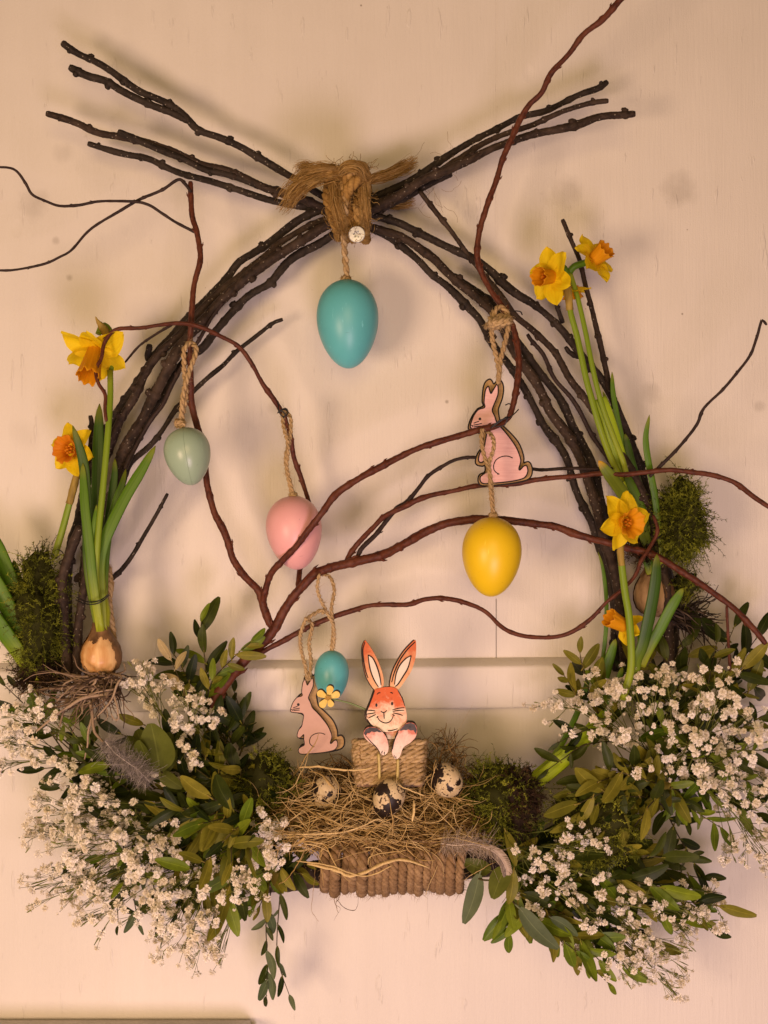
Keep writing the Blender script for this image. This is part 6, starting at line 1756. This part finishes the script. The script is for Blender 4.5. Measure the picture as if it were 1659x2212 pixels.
# ------------------------------------------------------------------ feathers
def feather(pts, label, mat, wv, wd, split, n=240, vane=True):
    p3 = PP(pts)
    o = thing("feather", p3[0], label, "feather")
    path, L = smooth_path(p3, n=40)
    mb = MB(); mb.tubes(path, (np.linspace(1.3, 0.5, 40) * S0)[None], 5, rnd=0.9)
    part("shaft", mb, M[mat], o)
    T = nrm(np.gradient(path, axis=0)); A, B = perp(T)
    mb = MB()
    # downy part: soft wavy hairs
    m_ = n
    i = (NR.rand(m_) * 38 * split).astype(int)
    sg = NR.choice([-1, 1], m_)[:, None]
    d0 = nrm(A[i] * sg + T[i] * NR.uniform(0.1, 1.0, m_)[:, None] + B[i] * NR.normal(size=(m_, 1)) * 0.7)
    ln = NR.uniform(0.5, 1.2, m_)[:, None] * wd * S0
    tt = np.linspace(0, 1, 8)[None, :, None]
    c = NR.normal(size=(m_, 3)) * 0.45
    w = np.cumsum(NR.normal(size=(m_, 8, 3)) * 0.05, 1)
    q = path[i][:, None] + ln[:, None] * (d0[:, None] * tt + c[:, None] * tt * tt + w * tt)
    mb.tubes(q, np.broadcast_to(np.linspace(0.45, 0.15, 8)[None] * S0, (m_, 8)), 3, rnd=NR.rand(m_), cap=False)
    dn = part("down", mb, M[mat], o); dn["kind"] = "stuff"
    if vane:
        mb = MB()
        k0 = int(38 * split * 0.8)
        for s in (-1, 1):
            m2 = 150
            i = np.linspace(k0, 39, m2)
            ii = i.astype(int).clip(0, 39)
            base_ = np.stack([np.interp(i, np.arange(40), path[:, a]) for a in range(3)], 1)
            prof = np.interp((i - k0) / (39 - k0), [0, 0.3, 0.8, 1], [0.7, 1.0, 0.85, 0.25])[:, None]
            d0 = nrm(A[ii] * s + T[ii] * 0.85 + NR.normal(size=(m2, 3)) * 0.03)
            q = base_[:, None] + d0[:, None] * (wv * S0 * prof)[:, None] * np.linspace(0, 1, 6)[None, :, None]
            q += T[ii][:, None] * (wv * S0 * 0.25) * (np.linspace(0, 1, 6) ** 2)[None, :, None] - np.array([0, 1, 0]) * 0.0008 * np.linspace(0, 1, 6)[None, :, None] ** 2
            mb.tubes(q, np.broadcast_to(np.linspace(0.9, 0.5, 6)[None] * S0, (m2, 6)), 3, flat=0.3, rnd=NR.uniform(0.2, 0.7, m2), face_cam=True, cap=False)
        vn = part("vane", mb, M[mat], o); vn["kind"] = "stuff"
    return o
feather([(952, 1822, 98), (985, 1826, 100), (1020, 1824, 102), (1055, 1834, 102), (1080, 1852, 100), (1092, 1875, 98), (1094, 1892, 96)], "cream feather with a downy end lying on the right of the hay", 'feather', 15, 24, 0.62, 420)
feather([(226, 1600, 84), (250, 1628, 88), (280, 1650, 92), (300, 1665, 92), (324, 1690, 92)], "fluffy grey down feather beside the round eucalyptus leaves", 'feather_grey', 12, 21, 1.0, 1500, False)

# ------------------------------------------------------------------ wire ties
def wire(lines, label, r=1.3):
    o = thing("wire_tie", P(*lines[0][0]), label, "wire tie", "black wire ties")
    mb = MB()
    for pts in lines:
        p_, _ = smooth_path(PP(pts), n=26)
        mb.tubes(p_, np.full((1, 26), r * S0), 6)
    part("wire", mb, M['wire'], o)
wire([[(600, 868, 52), (603, 890, 55), (612, 900, 54), (622, 892, 50), (618, 882, 46), (606, 886, 50), (600, 892, 55), (612, 884, 56), (622, 888, 54)], [(606, 886, 56), (616, 894, 56), (612, 903, 55)]], "black wire tie where the pink egg hangs from the arched branch")
wire([[(1062, 922, 70), (1080, 908, 72), (1100, 902, 72), (1113, 892, 66), (1120, 884, 64)], [(1060, 925, 70), (1078, 912, 72), (1096, 900, 72), (1090, 918, 70), (1070, 922, 70)], [(1092, 875, 62), (1100, 872, 64), (1106, 878, 64)]], "black wire tie beside the upper rabbit's neck")
wire([[(1106, 672, 56), (1118, 672, 54), (1125, 674, 54), (1128, 680, 52)]], "bent black wire end poking out beside the upper rabbit's knot")
wire([[(164, 1296, 50), (184, 1304, 70), (205, 1305, 74), (222, 1298, 74), (236, 1286, 64)], [(166, 1290, 50), (184, 1299, 68), (204, 1300, 73), (220, 1295, 74), (234, 1284, 66)]], "black wire tie round the stems above the orange bulb")
wire([[(112, 1195, 40), (122, 1204, 44), (132, 1198, 44), (140, 1206, 42), (128, 1214, 42), (134, 1222, 44)], [(124, 1186, 40), (134, 1192, 42), (138, 1200, 42)]], "curled black wire at the stem base of the left rear daffodil", 1.1)
wire([[(1398, 1178, 52), (1410, 1170, 56), (1424, 1160, 56), (1430, 1154, 52)], [(1436, 1215, 44), (1450, 1232, 48), (1454, 1250, 48)]], "black wire tie beside the large open daffodil")
# jute behind the left bulb
o = thing("jute_tassel", P(240, 1390, 50), "frayed jute cord hanging behind the orange bulb", "tassel")
mb = MB()
cord_mb(mb, PP([(232, 1225, 42), (238, 1262, 46), (234, 1300, 50), (240, 1345, 52), (246, 1395, 50), (250, 1440, 46)]), 8 * S0, 3, 4.6, 2, 6, 8)
fibre_bundle(mb, PP([(236, 1262, 46), (234, 1240, 44), (234, 1218, 42)]), 6, 9, 60, 0.7, 1.2, 0.4)
part("strand", mb, M['jute_pale'], o)

# ------------------------------------------------------------------ say which one: labels for the sprays and sprigs of each bunch
MARKS = [("the orange bulb", 215, 1400), ("the pale bulb roots", 200, 1510), ("the round eucalyptus leaf", 330, 1600), ("the grey down feather", 280, 1660), ("the foot of the willow trunk", 480, 1500),
         ("the left end of the hay nest", 610, 1740), ("the left end of the jute bar", 690, 1890), ("the two trailing sprigs", 592, 2020), ("the wide leaves at the left edge", 30, 1420),
         ("the lime green leaf", 1230, 1640), ("the wide olive moss clump", 1285, 1775), ("the foot of the open daffodil", 1355, 1470), ("the dark trailing roots", 1510, 1340), ("the willow tip", 1645, 1390),
         ("the brown dried moss", 1125, 1722), ("the right end of the jute bar", 1010, 1900), ("the long pale eucalyptus leaf", 1165, 2005), ("the long hanging dark sprig", 1480, 1810), ("the lower left ledge", 300, 2190),
         ("the drooping half closed daffodil", 1335, 1345), ("the small upright sprig", 1372, 1840), ("the dark moss left of the nest", 570, 1690)]
byg, used = {}, {}
for o in list(scene.objects):
    if o.parent is None and o.get("category") in ("sprig", "flower spray") and o.get("tip"):
        byg.setdefault(o["group"], []).append(o)
for gname, obs in byg.items():
    if len(obs) < 3: continue
    names = {}
    T_ = [(o, o["tip"][0], o["tip"][1]) for o in obs]
    for word, key in (("lowest", lambda q: -q[2]), ("topmost", lambda q: q[2]), ("leftmost", lambda q: q[1]), ("rightmost", lambda q: -q[1])):
        c_ = sorted([q for q in T_ if q[0].name not in names], key=key)
        if c_ and len(T_) > 4:
            names[c_[0][0].name] = word + " " + c_[0][0]["label"]
    for o, x, y in T_:
        if o.name in names: continue
        best = sorted(MARKS, key=lambda m_: (m_[1] - x) ** 2 + (m_[2] - y) ** 2)[:4]
        kind_ = " ".join(o["label"].split()[:3]).rstrip(",")
        opts = []
        for nm, mx, my in best:
            dx, dy = x - mx, y - my
            far = math.hypot(dx, dy) > 110
            if abs(dx) > abs(dy): w_ = ("well " if far else "just ") + ("right of " if dx > 0 else "left of ")
            else: w_ = ("well " if far else "just ") + ("below " if dy > 0 else "above ")
            opts.append(o["short"] + ", its tip " + w_ + nm)
            if abs(abs(dx) - abs(dy)) < 0.7 * max(abs(dx), abs(dy)):
                opts.append(o["short"] + ", its tip " + ("below" if dy > 0 else "above") + (" and right of " if dx > 0 else " and left of ") + nm)
        pick = next((p_ for p_ in opts if p_ not in used), opts[0])
        used[pick] = 1
        names[o.name] = pick
    for o, x, y in T_:
        o["label"] = names[o.name]
for o in scene.objects:
    for k_ in ("tip", "short"):
        if k_ in o: del o[k_]
